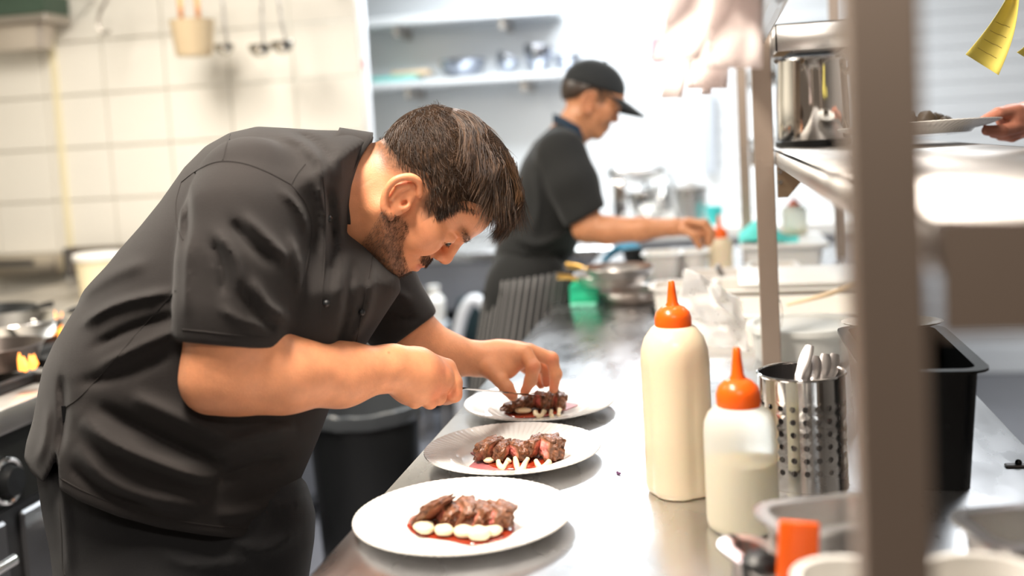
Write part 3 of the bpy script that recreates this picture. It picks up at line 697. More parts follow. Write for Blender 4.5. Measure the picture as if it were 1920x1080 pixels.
solo('drinking_glass', 'small clear glass lying behind the cutlery handles', 'glass', xf(lathe([(0, 0), (.022, 0), (.026, .055), (.0245, .055), (.021, .003), (0, .003)], 24), Matrix.Translation((.125, 1.78, .928)) @ Matrix.Rotation(R(80), 4, 'Y')), glm)
solo('whisk', 'small wire whisk leaning beside the near post', 'whisk', join(*[tube(smoothpath([(.105 + .01 * k, 2.26, .98), (.10 + .018 * k, 2.265, 1.0), (.108 + .01 * k, 2.27, 1.02), (.115, 2.28, 1.035)], 4), .0011, 5) for k in (-1, 0, 1)], tube([(.105, 2.25, .9), (.105, 2.26, .98)], .005, 8)), polished)
# crumpled clear bag
bag_m = mat('clear_bag_film', (.95, .95, .95), .28, trans=.7, ior=1.05)
def bagf(u, v):
    px = 1255 + 150 * (u ** .8) * (1 - .3 * v) + 30 * v; py = 640 - 125 * v + 60 * (u - .2) * v + 18 * (1 - v) * u
    d = 2.15 + .16 * math.sin(u * 5 + v * 3) * .5 + .05 * mnoise.noise(Vector((u * 4, v * 4, 1))) + .012 * mnoise.noise(Vector((u * 9, v * 8, 4)))
    p = wp(px + 5 * mnoise.noise(Vector((u * 5, v * 6, 9))), py + 5 * mnoise.noise(Vector((u * 6, v * 5, 3))), d); p.z = max(p.z, .904); return p
solo('plastic_bag', 'crumpled clear plastic bag behind the tall cream bottle', 'bag', sheet(bagf, 26, 26, .0004), bag_m, ang=None)
p = gz(1238, 585, .9)
solo('black_lid_handle', 'small black handle lying beside the steel insert pans', 'handle', tube(smoothpath([(p.x - .02, p.y - .02, .908), (p.x + .02, p.y, .912), (p.x + .08, p.y + .03, .910)], 4), .010, 8), black_rub)
# ================================================================== near right trays (out of focus)
tray_m = mat('bright_tray_steel', (.86, .84, .82), .22, 1.)
def near_pan(label, c0, c1, z, dep, wid, zb):
    P0, P1 = gz(*c0, z), gz(*c1, z); e = (P1 - P0).normalized(); M = Matrix.Translation((P0.x, P0.y, 0)) @ Matrix(((-e.y, -e.x, 0), (e.x, -e.y, 0), (0, 0, 1))).to_4x4()
    return solo('steel_insert_pan', label, 'pan', xf(gn_pan(.012, wid, -dep, -.012, zb, z, .012, .002, .008, .018), M), tray_m, 'steel insert pans near the camera')
near_pan('steel insert pan with a bright rim behind the orange scraper', (1396, 944), (1496, 1032), 1.012, .085, .125, .9)
near_pan('low steel pan at the bottom edge holding the black stopper', (1326, 1010), (1420, 1080), .975, .12, .042, .9)
near_pan('steel insert pan in the bottom right corner', (1760, 956), (1890, 1050), 1.012, .10, .17, .9)
o_ = gz(1484, 1078, .975)
solo('orange_scraper', 'orange plastic scraper standing beside the low steel pan', 'scraper', xf(rbox(-.019, .019, -.004, .004, 0, .128, .003, 2), Matrix.Translation((o_.x, o_.y, .9)) @ Matrix.Rotation(R(4), 4, 'Y')), orange_plas)
k_ = gz(1424, 1040, .985)
solo('black_stopper', 'black round rubber stopper beside the orange scraper', 'stopper', lathe([(0, 0), (.014, 0), (.018, .008), (.018, .026), (.010, .032), (0, .032)], 20, (k_.x, k_.y, .955)), black_rub)
def white_tub(lab, px, py, r):
    c = gz(px, py, 1.04); solo('white_tub', lab, 'tub', lathe([(0, 0), (r * .8, 0), (r * .84, .004), (r, .138), (r + .004, .139), (r + .004, .143), (r - .003, .143), (r * .8, .006), (0, .006)], 32, (c.x, c.y, .9)), white_cer, 'white tubs at the bottom edge')
white_tub('round white tub in the bottom right corner right of the near post', 1850, 1092, .05)
white_tub('round white tub at the bottom edge left of the near post', 1590, 1088, .04)
# ================================================================== pot and things on the pass shelf
p0 = gz(1512, 284, 1.35)
pj_x, pj_y = .196, 2.30
pot = thing('steel_jug', 'polished steel jug pot on the pass shelf beside the post', 'pot', (pj_x, pj_y, 1.35))
part('pot_body', lathe([(0, 0), (.072, 0), (.076, .006), (.074, .10), (.070, .178), (.073, .182), (.068, .182), (.068, .176), (.071, .1), (.072, .01), (0, .006)], 44, (pj_x, pj_y, 1.35)), polished, pot)
part('pot_handle', tube(smoothpath([(pj_x + .068, pj_y - .02, 1.50), (pj_x + .105, pj_y - .03, 1.505), (pj_x + .115, pj_y - .03, 1.42), (pj_x + .074, pj_y - .02, 1.375)], 6), .007, 8), dull_steel, pot)
part('pot_base_band', lathe([(.0755, .0), (.0775, .002), (.0775, .012), (.0755, .014)], 44, (pj_x, pj_y, 1.352)), black_rub, pot)
solo('steel_tray', 'flat steel sheet standing behind the polished jug pot', 'tray', xf(rbox(-.004, .004, -.10, .10, 0, .185, .003), Matrix.Translation((.318, 2.36, 1.347)) @ Matrix.Rotation(R(-8), 4, 'Y')), dull_steel)
solo('small_brass_tin', 'small brass coloured tin at the shelf edge beside the far post', 'tin', lathe([(0, 0), (.03, 0), (.03, .04), (.031, .042), (0, .044)], 20, (.15, 3.55, 1.35)), mat('brass_tin', (.62, .46, .24), .3, 1.))
# ================================================================== tickets, notes
tick = paper_mat('ticket_paper', (.92, .85, .83))
def ticket(label, px0, px1, py0, py1, d, sway, grp='paper tickets hanging from the rail'):
    def fn(u, v):
        px = px0 + (px1 - px0) * u + sway * v * v; py = py0 + (py1 - py0) * v
        return wp(px, py, d + .03 * math.sin(u * 3 + v * 2.2) * (0.4 + v))
    solo('paper_ticket', label, 'ticket', sheet(fn, 8, 8, .0005), tick, grp, None)
ticket('widest paper ticket in front of the near post top', 1330, 1432, -60, 128, 1.12, -4)
ticket('long paper ticket left of the widest one', 1258, 1345, -60, 112, 1.10, -34)
ticket('narrow paper ticket hanging lowest on the left', 1262, 1302, -60, 184, 1.22, -22)
ticket('paper ticket hanging behind, low in the middle', 1296, 1372, -60, 166, 1.26, -8)
ticket('thin white paper strip at the bottom of the tickets', 1318, 1336, 60, 178, 1.28, -2)
noteM = mat('yellow_note_paper', (.74, .62, .13), .7)
inkM = mat('ink_brown', (.34, .27, .07), .8)
def note(label, c4, d, nlines):
    (a, b, c_, e) = c4
    def fn(u, v):
        x = (a[0] * (1 - u) + b[0] * u) * (1 - v) + (e[0] * (1 - u) + c_[0] * u) * v; y = (a[1] * (1 - u) + b[1] * u) * (1 - v) + (e[1] * (1 - u) + c_[1] * u) * v
        return wp(x + 9 * math.sin(v * 3.1) * (1 if u > .5 else .6), y, d + .015 * math.sin(u * 3.1) + .01 * v)
    o = solo('yellow_note', label, 'note', sheet(fn, 8, 12, .0004), noteM, 'yellow notes on the right post', None); BASE[o.name] = Vector(o.location)
    for k in range(nlines):
        v = .45 + .4 * k / max(1, nlines - 1); P = [Vector(fn(.15 + .6 * i / 6, v)) - ray(1860, 80).normalized() * .0012 for i in range(7)]
        part('ink_line', tube(P, .0005, 4), inkM, o)
note('curled yellow note hanging from the right post', ((1893, -14), (1912, -14), (1872, 141), (1810, 102)), 1.72, 4)
note('small yellow note cut off at the right edge', ((1925, 75), (1950, 70), (1950, 125), (1906, 98)), 1.72, 0)
# ================================================================== far end of the bench
gb = gz(1068, 574, .9)
solo('green_cutting_board', 'thick green cutting board stack at the far end of the bench', 'board', xf(rbox(0, .085, 0, .30, 0, .062, .008, 2), Matrix.Translation((gb.x, gb.y, .9))), mat('green_board', (.02, .50, .27), .45))
solo('green_cutting_board', 'thin pale green mat in front of the thick green board', 'board', rbox(gb.x + .005, gb.x + .085, gb.y - .035, gb.y - .005, .9, .912, .004), mat('pale_green_board', (.18, .58, .42), .45))
gold = mat('gold_handle', (.72, .46, .14), .3, 1.)
def fry_pan(label, px, py, z, r, h, m, hd, grp='frying pans at the far end of the bench', hm=None):
    c = gz(px, py, z); t = thing('frying_pan', label, 'pan', (c.x, c.y, z), grp)
    part('pan_body', lathe([(0, 0), (r * .76, 0), (r * .82, .004), (r, h), (r + .003, h + .001), (r + .002, h + .003), (r * .985, h + .002), (r * .79, .006), (0, .005)], 36, (c.x, c.y, z)), m, t)
    if hd is not None:
        dv = Vector((math.cos(R(hd)), math.sin(R(hd)), 0)); a = Vector((c.x, c.y, z + h * .75)) + dv * r * .93
        part('pan_handle', tube(smoothpath([a, a + dv * .03 + Vector((0, 0, .010)), a + dv * .062 + Vector((0, 0, .014))], 5), lerpseq([.006, .008, .010], 11), 10, True, .6), hm or gold, t)
    return t
pan_m = mat('pan_steel', (.66, .60, .55), .32, 1.)
fry_pan('steel frying pan standing directly on the bench before the green board', 1182, 566, .9, .098, .036, pan_m, 150)
fry_pan('steel frying pan resting on the green board and the front pan', 1150, 532, .9625, .115, .03, pan_m, 205)
fry_pan('upper steel frying pan nested on the other pan', 1160, 518, .996, .10, .026, mat('pan_grey', (.50, .47, .44), .35, 1.), 170)
fry_pan('dark deep pan behind under the second chef\'s arm', 1215, 515, .9, .085, .085, black_rub, 330)
wt = gz(1250, 478, .99)
solo('white_tray', 'white tray under the second chef\'s hand', 'tray', gn_pan(-.25, -.135, 3.46, 3.62, .90, 1.0, .01, .003), white_plas)
solo('blue_cloth', 'blue cloth beside the second chef behind the pans', 'cloth', sheet(lambda u, v: (-.43 + .16 * u, 3.86 + .12 * v, .935 + .05 * math.sin(u * 3.1) + .015 * math.sin(v * 9 + u * 7)), 12, 10, .006), mat('blue_cloth', (.05, .22, .33), .8))
# steel inserts with pale rims
for i, (px, py, sx, sy, lab) in enumerate(((1262, 600, .10, .15, 'steel insert container beside the frying pan'), (1345, 575, .16, .17, 'wider steel insert container with a ladle handle'))):
    c = gz(px, py, .9); solo('steel_insert', lab, 'container', gn_pan(c.x - sx / 2, c.x + sx / 2, c.y, c.y + sy, .9, .985, .013, .003, .006), mat('insert_pale', (.78, .74, .69), .4, .3), 'steel inserts behind the bag')
c = gz(1390, 560, .9)
solo('steel_insert', 'long steel insert container behind the near post', 'container', gn_pan(c.x + .03, c.x + .16, c.y + .0, c.y + .16, .9, .985, .013, .003, .006), mat('insert_pale', (.78, .74, .69), .4, .3), 'steel inserts behind the bag')
p = wp(1358, 535, 3.15); solo('ladle', 'dark ladle handle sticking out of the steel insert', 'ladle', tube([(p.x + .03, p.y + .03, p.z - .06), wp(1345, 498, 3.12)], [.009, .011], 8, True, .5), dark_steel)
# white box with teal cloth, bottle on its lid
a_, b_ = gz(1400, 530, .9), gz(1548, 528, .9)
wb2 = thing('white_storage_box', 'white storage box with a lid behind the pass shelf post', 'box', ((a_.x + b_.x) / 2, a_.y + .15, .9))
zl = wp(1500, 455, 3.45).z
part('box_body', gn_pan(a_.x, b_.x, a_.y, a_.y + .34, .9, zl - .01, .008, .003, .012), white_plas, wb2)
part('box_lid', rbox(a_.x - .015, b_.x + .02, a_.y - .015, a_.y + .36, zl - .009, zl + .006, .004), white_plas, wb2)
def clothf(u, v):
    px = 1386 + 112 * u; top = 430 + 40 * abs(u - .33) ** 1.1
    y = a_.y + .02 + .22 * v; p = gy(px, 466, y); h = .075 * max(0, 1 - abs(u - .35) * 1.9) * math.sin(math.pi * min(1, v * 1.05 + .02)) ** .5
    return (p.x, y, zl + .0065 + h + .004 * math.sin(u * 17 + v * 9) * (1 if h > .01 else 0))
solo('teal_cloth', 'folded teal cloth peaked on the white storage box', 'cloth', sheet(clothf, 18, 10, .003), mat('teal_cloth', (.10, .60, .53), .8, bump=.3, bscale=120))
c = gz(1489, 437, zl + .0065)
squeeze('far squeeze bottle standing on the white storage box', Vector((c.x, min(c.y, a_.y + .28), zl + .0065)), .042, .10, .03, clear, (.2, oil), 0., .5, .3, seg=28)
c = gz(1352, 516, .9); c = Vector((c.x, c.y, .9))
squeeze('far squeeze bottle with cream sauce standing before the far post', c, .043, .13, .075, mayo, None, 0., .62, .3, seg=28)
wc = gz(1322, 523, .9)
solo('white_pot', 'white container left of the far cream squeeze bottle', 'container', lathe([(0, 0), (.045, 0), (.058, .085), (.066, .087), (.066, .093), (.056, .093), (.044, .004), (0, .004)], 28, (wc.x - .045, wc.y + .02, .9)), white_plas)
# ================================================================== rubbish bin
bz = .60
bb = Vector((-1.115, 3.12, 0))
bn = thing('rubbish_bin', 'black round rubbish bin with a clear liner beside the bench', 'bin', bb)
part('bin_body', lathe([(0, 0), (.145, 0), (.15, .02), (.172, bz - .04), (.180, bz - .03), (.180, bz), (.168, bz), (.166, bz - .03), (.14, .03), (0, .03)], 40, bb), black_rub, bn)
def lin(a, r, z): 
    k = mnoise.noise(Vector((math.cos(a) * 4, math.sin(a) * 4, z * 9))); return r + .006 * k, z + .007 * mnoise.noise(Vector((math.cos(a) * 6, math.sin(a) * 6, z * 5 + 3)))
part('bin_liner', lathe([(.12, bz - .20), (.155, bz - .06), (.165, bz + .008), (.188, bz + .009), (.192, bz - .008), (.191, bz - .03)], 60, bb, lin), mat('liner_film', (.10, .11, .12), .15, trans=.4, ior=1.2), bn, 70)
# ================================================================== stove line at the left
sv = thing('stove', 'long steel gas stove with dark oven front behind the chef', 'stove', (-1.9, 2.6, 0))
sfx = -1.485
part('stove_top', rbox(-2.75, sfx, .9, 4.38, .845, .90, .006, 2), mat('stove_top_steel', (.62, .59, .55), .35, 1., rvar=.08), sv)
part('stove_body', rbox(-2.7, sfx - .03, .95, 4.36, .1, .845), mat('stove_dark', (.05, .05, .052), .4, .5), sv)
for yy in (1.0, 2.6, 4.2):
    for xx in (-2.65, sfx - .1): part('leg', cyl((xx, yy, 0), (xx, yy, .1), .025, n=10), dark_steel, sv)
part('control_panel', rbox(sfx - .032, sfx - .018, .95, 4.3, .68, .84, .004), mat('panel_black', (.02, .021, .02), .3, .3), sv)
for yy in (1.62, 1.95, 2.3, 2.65, 3.0):
    kb = part('knob', xf(lathe([(0, 0), (.034, 0), (.036, .012), (.03, .034), (0, .036)], 24), Matrix.Translation((sfx - .018, yy, .745)) @ Matrix.Rotation(R(90), 4, 'Y')), black_rub, sv)
    part('knob_ring', tube([(sfx - .006, yy + .045 * math.cos(a), .745 + .045 * math.sin(a)) for a in np.linspace(0, 2 * math.pi, 25)], .006, 8, False), polished, kb)
for y0, y1 in ((1.0, 1.95), (2.0, 2.95), (3.0, 3.95)):
    od = part('oven_door', rbox(sfx - .032, sfx - .016, y0, y1, .14, .66, .006), mat('oven_steel', (.20, .20, .205), .35, .9), sv)
    part('door_handle', join(tube([(sfx + .035, y0 + .06, .60), (sfx + .035, y1 - .06, .60)], .013, 12), cyl((sfx - .02, y0 + .1, .60), (sfx + .035, y0 + .1, .60), .008, n=8), cyl((sfx - .02, y1 - .1, .60), (sfx + .035, y1 - .1, .60), .008, n=8)), polished, od)
# splash back at the end of the stove, with a vent slot
zs0, zs1 = .9, gy(60, 478, 4.36).z
part('end_splashback', rbox(-3.3, gy(103, 480, 4.3).x, 4.30, 4.38, zs0, zs1, .012, 2), mat('splash_steel', (.62, .56, .48), .3, 1.), sv)
part('vent_slot', rbox(-3.25, gy(62, 480, 4.3).x, 4.292, 4.302, zs1 - .045, zs1 - .015), dark_steel, sv)
part('side_panel', rbox(gy(106, 480, 4.2).x, gy(330, 440, 4.2).x, 4.26, 4.30, .9, gy(180, 462, 4.26).z, .004), mat('side_panel_steel', (.42, .37, .32), .35, 1.), sv)
part('corner_bar', rbox(gy(99, 480, 4.15).x, gy(112, 480, 4.15).x, 4.22, 4.26, .9, gy(105, 468, 4.2).z, .003), dark_steel, sv)
grate = mat('cast_iron', (.02, .02, .02), .6, .3)
for yy in (2.0, 2.55, 3.1):
    part('pan_grate', join(*[rbox(-1.95 + .09 * k, -1.935 + .09 * k, yy - .2, yy + .2, .90, .925, .003) for k in range(5)], rbox(-1.96, -1.54, yy - .2, yy - .185, .9, .922), rbox(-1.96, -1.54, yy + .185, yy + .2, .9, .922)), grate, sv)
pc = gz(0, 690, .926)
def stove_pan(label, px, py, z, r, h, m, hd): return fry_pan(label, px, py, z, r, h, m, hd, 'pans on the stove', black_rub)
stove_pan('dark frying pan over the flame at the left edge', -12, 692, .926, .115, .055, mat('pan_worn', (.13, .11, .10), .4, .8), 200)
stove_pan('shiny steel pan behind the dark frying pan', 22, 634, .926, .15, .05, mat('pan_bright', (.70, .68, .64), .18, 1.), 60)
stove_pan('black pan at the back of the stove', -30, 610, .926, .15, .045, black_rub, 25)
flm = mat('gas_flame', (1, .4, .1), .5, emit=(1, .28, .03), estr=3.2)
def flame(label, px, py, d, s, hgt, n, seed):
    rr = random.Random(seed); t = thing('flame', label, 'flame', wp(px, py, d), 'gas flames on the stove'); b = wp(px, py, d)
    for k in range(n):
        o = b + Vector((rr.uniform(-s, s), rr.uniform(-s, s), 0)); hh = hgt * rr.uniform(.55, 1); l = Vector((rr.uniform(-.2, .2) * hh, 0, hh))
        part('flame_tongue', tube([o, o + l * .3 + Vector((s * .15, 0, 0)), o + l * .65, o + l], [s * .25, s * .38, s * .24, .001], 8), flm, t, 70)
flame('orange gas flame licking beside the dark frying pan', 52, 692, 2.42, .020, .04, 5, 3)
flame('tall thin orange flame behind the shiny pan', 108, 640, 3.0, .012, .09, 3, 5)
wtb = gy(190, 548, 3.7)
ub = thing('lidded_tub', 'cream plastic tub with a white lid on the stove end', 'tub', (wtb.x, 3.7, .9))
part('tub_body', lathe([(0, 0), (.075, 0), (.085, .13), (0, .13)], 32, (wtb.x, 3.7, .9)), mat('tub_cream', (.80, .70, .48), .4), ub)
part('tub_lid', lathe([(0, .13), (.093, .13), (.095, .147), (.088, .154), (0, .154)], 32, (wtb.x, 3.7, .9)), white_plas, ub)
p1_, p2_ = wp(60, 604, 3.1), wp(120, 584, 3.3)
solo('steel_skewer', 'long thin steel handle crossing above the stove', 'handle', tube([p1_, p2_, wp(150, 575, 3.4)], .006, 6), polished)
# ================================================================== extractor hood, rack and hanging utensils
a, b = wp(-60, 44, 3.4), wp(90, 22, 3.6)
hd = thing('extractor_hood', 'dark green edged extractor hood cut off at the top left', 'hood', (-3.1, 4.3, 1.8))
hz0 = gy(45, 42, 4.2).z; hx = gy(86, 20, 4.2).x
part('hood_lip', rbox(-3.45, hx, 4.19, 4.38, hz0, hz0 + .035, .005), dull_steel, hd)
part('hood_skirt', rbox(-3.45, hx - .006, 4.2, 4.38, hz0 + .035, hz0 + .5), mat('hood_green', (.06, .10, .07), .5), hd)
q0, q1 = gy(5, 94, 4.24), gy(76, 40, 4.24)
solo('hanging_container', 'grey steel container hanging under the extractor hood', 'container', gn_pan(q0.x - .08, q1.x, 4.24, 4.36, q0.z, hz0 - .003, .006, .002), mat('container_warm', (.62, .56, .50), .35, .7))
zr = gy(400, -40, 4.1).z
rl = thing('utensil_rail', 'steel rail above the frame from which the ladles hang', 'rail', (-2.2, 4.1, zr))
part('bar', tube([(-2.75, 4.1, zr), (px_edge - .05, 4.1, zr)], .008, 10), steel, rl)
for xx in (-2.7, -1.6): part('wall_mount', cyl((xx, 4.1, zr), (xx, 4.404, zr), .006, n=8), steel, rl)
def hook_path(x, y): return [(x, y, zr - .012), (x + .01, y, zr + .004), (x, y, zr + .016), (x - .01, y, zr + .004)]
def ladle(label, px, py, top, r):
    c = gy(px, py, 4.1); t = thing('ladle', label, 'ladle', (c.x, 4.1, c.z), 'ladles hanging on the tiled wall'); tp_ = gy(*top, 4.1)
    pr = [(0, -r), (r * .5, -r * .86), (r * .86, -r * .5), (r, 0), (r * .97, .002), (r * .82, -r * .46), (r * .47, -r * .8), (0, -r * .94)]
    part('ladle_bowl', lathe(pr, 24, (c.x, 4.1, c.z + r * .4)), mat('ladle_steel', (.50, .47, .42), .22, 1.), t)
    part('ladle_handle', tube(smoothpath([(c.x, 4.1 + r, c.z + r * .4), (c.x + (tp_.x - c.x) * .3, 4.115, c.z + (zr - c.z) * .3), (tp_.x, 4.1, zr - .02), (tp_.x, 4.09, zr + .01), (tp_.x, 4.108, zr + .012)], 5), .0055, 8), steel, t)
ladle('leftmost small ladle, beside the hanging tan pot', 421, 92, (413, -40), .042)
ladle('middle ladle with a straight handle', 488, 94, (490, -40), .048)
ladle('rightmost ladle with a tilted handle', 530, 88, (516, -40), .048)
c = gy(365, 105, 4.1); ct = gy(365, 40, 4.1)
hp = thing('hanging_pot', 'tan enamel pot hanging upside up on two copper handles', 'pot', (c.x, 4.1, c.z))
hpm = mat('tan_enamel', (.66, .52, .34), .35)
part('pot_body', lathe([(0, 0), (.068, 0), (.074, .008), (.09, ct.z - c.z), (.093, ct.z - c.z + .004), (.087, ct.z - c.z), (.07, .012), (0, .01)], 32, (c.x, 4.1, c.z)), hpm, hp)
for sx in (-.045, .03):
    part('pot_handle', tube(smoothpath([(c.x + sx, 4.1, ct.z - .02), (c.x + sx + .004, 4.09, ct.z + .06), (c.x + sx, 4.1, zr - .005), (c.x + sx, 4.112, zr + .012)], 5), .011, 8), mat('copper_handle', (.66, .30, .12), .4, .6), hp)
hk = [gy(*q, 4.1) for q in ((204, -40), (200, 0), (188, 22), (184, 48), (194, 62), (206, 58))]
solo('wire_hook', 'curved steel hook hanging at the left of the tiled wall', 'hook', tube(smoothpath(hk, 6), .007, 8), dull_steel)
# ================================================================== people: shared builders
skin_m = attr_mat('skin', .46, .16, .12, 420, .4, noise_amt=.07, nscale=45)
SKIN = np.array([.70, .300, .150]); SKIN2 = np.array([.52, .235, .115])
hair_m = mat('brown_hair', (.085, .042, .019), .38, var=.5, vscale=40, spec=.6)
hair_b = mat('hair_base', (.030, .017, .010), .95, var=.3, vscale=60, bump=.8, bscale=300, spec=.1)
hair_l = mat('light_brown_hair', (.115, .060, .029), .34, var=.4, vscale=40, spec=.6)
hair_d = mat('dark_brown_hair', (.030, .016, .009), .42, var=.4, vscale=40)
beard_m = mat('beard_hair', (.060, .028, .013), .5, var=.4, vscale=60)
def ss(x, a, b): t = np.clip((x - a) / (b - a), 0, 1); return t * t * (3 - 2 * t)
def head_field(h, neck=((-.012, -.015, 0), (-.06, -.058, 0), (-.12, -.105, 0)), throat=((.02, -.075, 0), (-.07, -.12, 0)), nr=1.):
    f = Field((-.135, -.16, -.105), (.14, .16, .105), h)
    f.ell((-.003, .052, 0), (.101, .093, .079), .01)
    f.ell((.050, .062, 0), (.056, .055, .062), .02)
    f.ell((.03, -.035, 0), (.058, .055, .056), .03)
    for s in (-1, 1):
        f.cone((-.004, -.040, s * .056), (.068, -.074, s * .020), .017, .016, .02)
        f.ell((.060, -.008, s * .040), (.034, .034, .027), .02)
        f.ell((.052, .006, s * .055), (.030, .014, .014), .015)
        f.ell((.092, .041, s * .024), (.0145, .010, .026), .010)
    f.ell((.066, -.038, 0), (.036, .036, .034), .015)
    f.ell((.073, -.074, 0), (.020, .018, .027), .014)
    for s in (-1, 1): f.ell((.106, .021, s * .035), (.018, .0115, .018), .012, 's')
    f.cone((.093, .034, 0), (.105, .000, 0), .0105, .0125, .008); f.ell((.1075, -.004, 0), (.0115, .010, .0125), .006)
    for s in (-1, 1):
        f.ell((.0965, -.0095, s * .0135), (.0125, .0085, .0075), .005)
        f.ell((.105, -.0175, s * .007), (.0055, .0045, .004), .003, 's')
        f.cone((.098, .003, s * .020), (.088, -.028, s * .034), .002, .0025, .008, 's')
        f.ell((.0825, .0205, s * .032), (.0150, .0135, .0165), .004)
        f.ell((.099, .0155, s * .034), (.0075, .0032, .0125), .0025, 's')
    f.ell((.0935, -.0375, 0), (.0095, .0055, .023), .004); f.ell((.0925, -.0495, 0), (.0100, .0062, .020), .004)
    f.cone((.105, -.0435, 0), (.096, -.0445, .022), .0022, .0016, .003, 's'); f.cone((.105, -.0435, 0), (.096, -.0445, -.022), .0022, .0016, .003, 's')
    f.chain(neck, [.061 * nr, .062 * nr, .068 * nr], .03)
    f.cone(throat[0], throat[1], .035, .045, .03)
    for s in (-1, 1):
        f.ell((-.002, -.001, s * .079), (.020, .033, .0075), .006, 'u', ((.9, .42, 0), (-.42, .9, 0), (0, 0, 1)))
        P = [(.012, .022, .080), (-.004, .032, .086), (-.018, .0255, .091), (-.0255, .005, .093), (-.0185, -.016, .091), (-.002, -.030, .087), (.014, -.031, .083)]
        EP = smoothpath([(a, b, s * c) for a, b, c in P], 4); f.chain(EP, lerpseq([.0045, .005, .0052, .0052, .0048, .006, .0068], len(EP)), .0025)
        f.ell((.003, .0, s * .091), (.0105, .017, .0085), .004, 's', ((.9, .42, 0), (-.42, .9, 0), (0, 0, 1)))
        f.chain([(-.009, .017, s * .086), (-.0145, .002, s * .0865), (-.006, -.015, s * .0855)], [.0035, .004, .0038], .003)
        f.ell((.0165, -.004, s * .083), (.0045, .007, .005), .004); f.ell((.009, -.003, s * .083), (.004, .005, .008), .003, 's')
    return f
def hairline(F):
    return np.interp(F, [-.12, -.106, -.08, -.06, -.04, -.03, -.024, -.012, -.004, .012, .020, .030, .046, .050, .053, .075, .100], [-.008, -.005, -.013, -.011, -.003, .006, .013, .030, .036, .034, .012, .006, .004, .030, .066, .084, .096])
def head_colors(V, beard=True, base=SKIN, fade=True):
    Fv, U, W = V[:, 0], V[:, 1], np.abs(V[:, 2]); c = np.tile(base, (len(V), 1))
    n1 = vnoise(V, 90, 3); n2 = vnoise(V, 420, 5)
    red = np.exp(-((Fv - .115) / .02) ** 2 - ((U + .004) / .02) ** 2) * .5 + np.exp(-((Fv - .06) / .03) ** 2 - ((U + .005) / .025) ** 2) * .25 + (W > .082) * .3
    c = c * (1 + np.stack([.04 * red, -.16 * red, -.18 * red], 1)) * (1 + .03 * n1)[:, None]
    lip = np.exp(-((U + .0435) / .0075) ** 2) * ss(Fv, .090, .097) * (W < .024); c = c * (1 - lip[:, None] * np.array([.18, .42, .40]))
    dk = np.array([.060, .030, .016])
    if beard:
        up = np.interp(Fv, [-.02, .0, .03, .046, .060, .078, .092, .11], [-.045, -.030, -.012, -.018, -.040, -.050, -.055, -.058])
        b = ss(up - U, -.004, .016) * ss(Fv + .35 * (U + .04), -.014, .022) * ss(U, -.125, -.10)
        ms = np.exp(-((U + .0275) / .0085) ** 2) * ss(Fv, .074, .088) * (W < .032)
        b = np.clip(np.maximum(b, ms), 0, 1); b = b * (.50 + .14 * n2 + .12 * n1 + .25 * ss(Fv - U, .06, .16)); c = c * (1 - np.clip(b, 0, .9)[:, None]) + dk * np.clip(b, 0, .9)[:, None]
    br = np.exp(-((U - .041 - .12 * (W - .03)) / .0052) ** 2) * ss(Fv, .070, .085) * ss(W, .010, .016) * (1 - ss(W, .046, .054)) * .55
    c = c * (1 - br[:, None]) + dk * br[:, None]
    hl = hairline(Fv); hm = ss(U - hl, -.010, .022) * (W < .0825) * (.80 + .10 * n2)
    hm = np.clip(hm, 0, .9); c = c * (1 - hm[:, None]) + dk * hm[:, None]
    return np.clip(c, .004, 1)
def strands_geo(S, r0, sides=3):
    """S (N,K,3) world points -> tapered thin tubes"""
    N, K, _ = S.shape; T = np.gradient(S, axis=1); T /= np.linalg.norm(T, axis=2, keepdims=True) + 1e-12
    a = np.array([.31, .23, .92]); u = np.cross(T, a); u /= np.linalg.norm(u, axis=2, keepdims=True) + 1e-12; v = np.cross(T, u)
    rad = (r0 * np.interp(np.linspace(0, 1, K), [0, .2, .7, 1], [.7, 1, .8, .12]))[None, :, None] if np.isscalar(r0) else r0[:, None, None] * np.interp(np.linspace(0, 1, K), [0, .2, .7, 1], [.7, 1, .8, .12])[None, :, None]
    V = np.stack([S + rad * (math.cos(2 * math.pi * k / sides) * u + math.sin(2 * math.pi * k / sides) * v) for k in range(sides)], 2).reshape(-1, 3)
    i, j, k = np.meshgrid(np.arange(N), np.arange(K - 1), np.arange(sides), indexing='ij'); k2 = (k + 1) % sides
    ix = lambda jj, kk: (i * K + jj) * sides + kk
    return V, np.stack([ix(j, k), ix(j, k2), ix(j + 1, k2), ix(j + 1, k)], -1).reshape(-1, 4)
def poly_dist(poly, W=1010, H=580, st=2):
    """signed pixel distance to a closed outline on a coarse lattice (negative inside)"""
    P = np.array([tuple(p)[:2] for p in poly], float); X, Y = np.meshgrid(np.arange(-60, -60 + W * st, st), np.arange(0, H * st * 2, st), indexing='ij')
    d2 = np.full(X.shape, 1e12); ins = np.zeros(X.shape, bool)
    for i in range(len(P)):
        a, b = P[i], P[(i + 1) % len(P)]; e = b - a; L = e @ e + 1e-9
        t = np.clip(((X - a[0]) * e[0] + (Y - a[1]) * e[1]) / L, 0, 1); d2 = np.minimum(d2, (X - a[0] - t * e[0]) ** 2 + (Y - a[1] - t * e[1]) ** 2)
        c = ((a[1] > Y) != (b[1] > Y)) & (X < (b[0] - a[0]) * (Y - a[1]) / (b[1] - a[1] + 1e-9) + a[0]); ins ^= c
    return np.where(ins, -1, 1) * np.sqrt(d2)
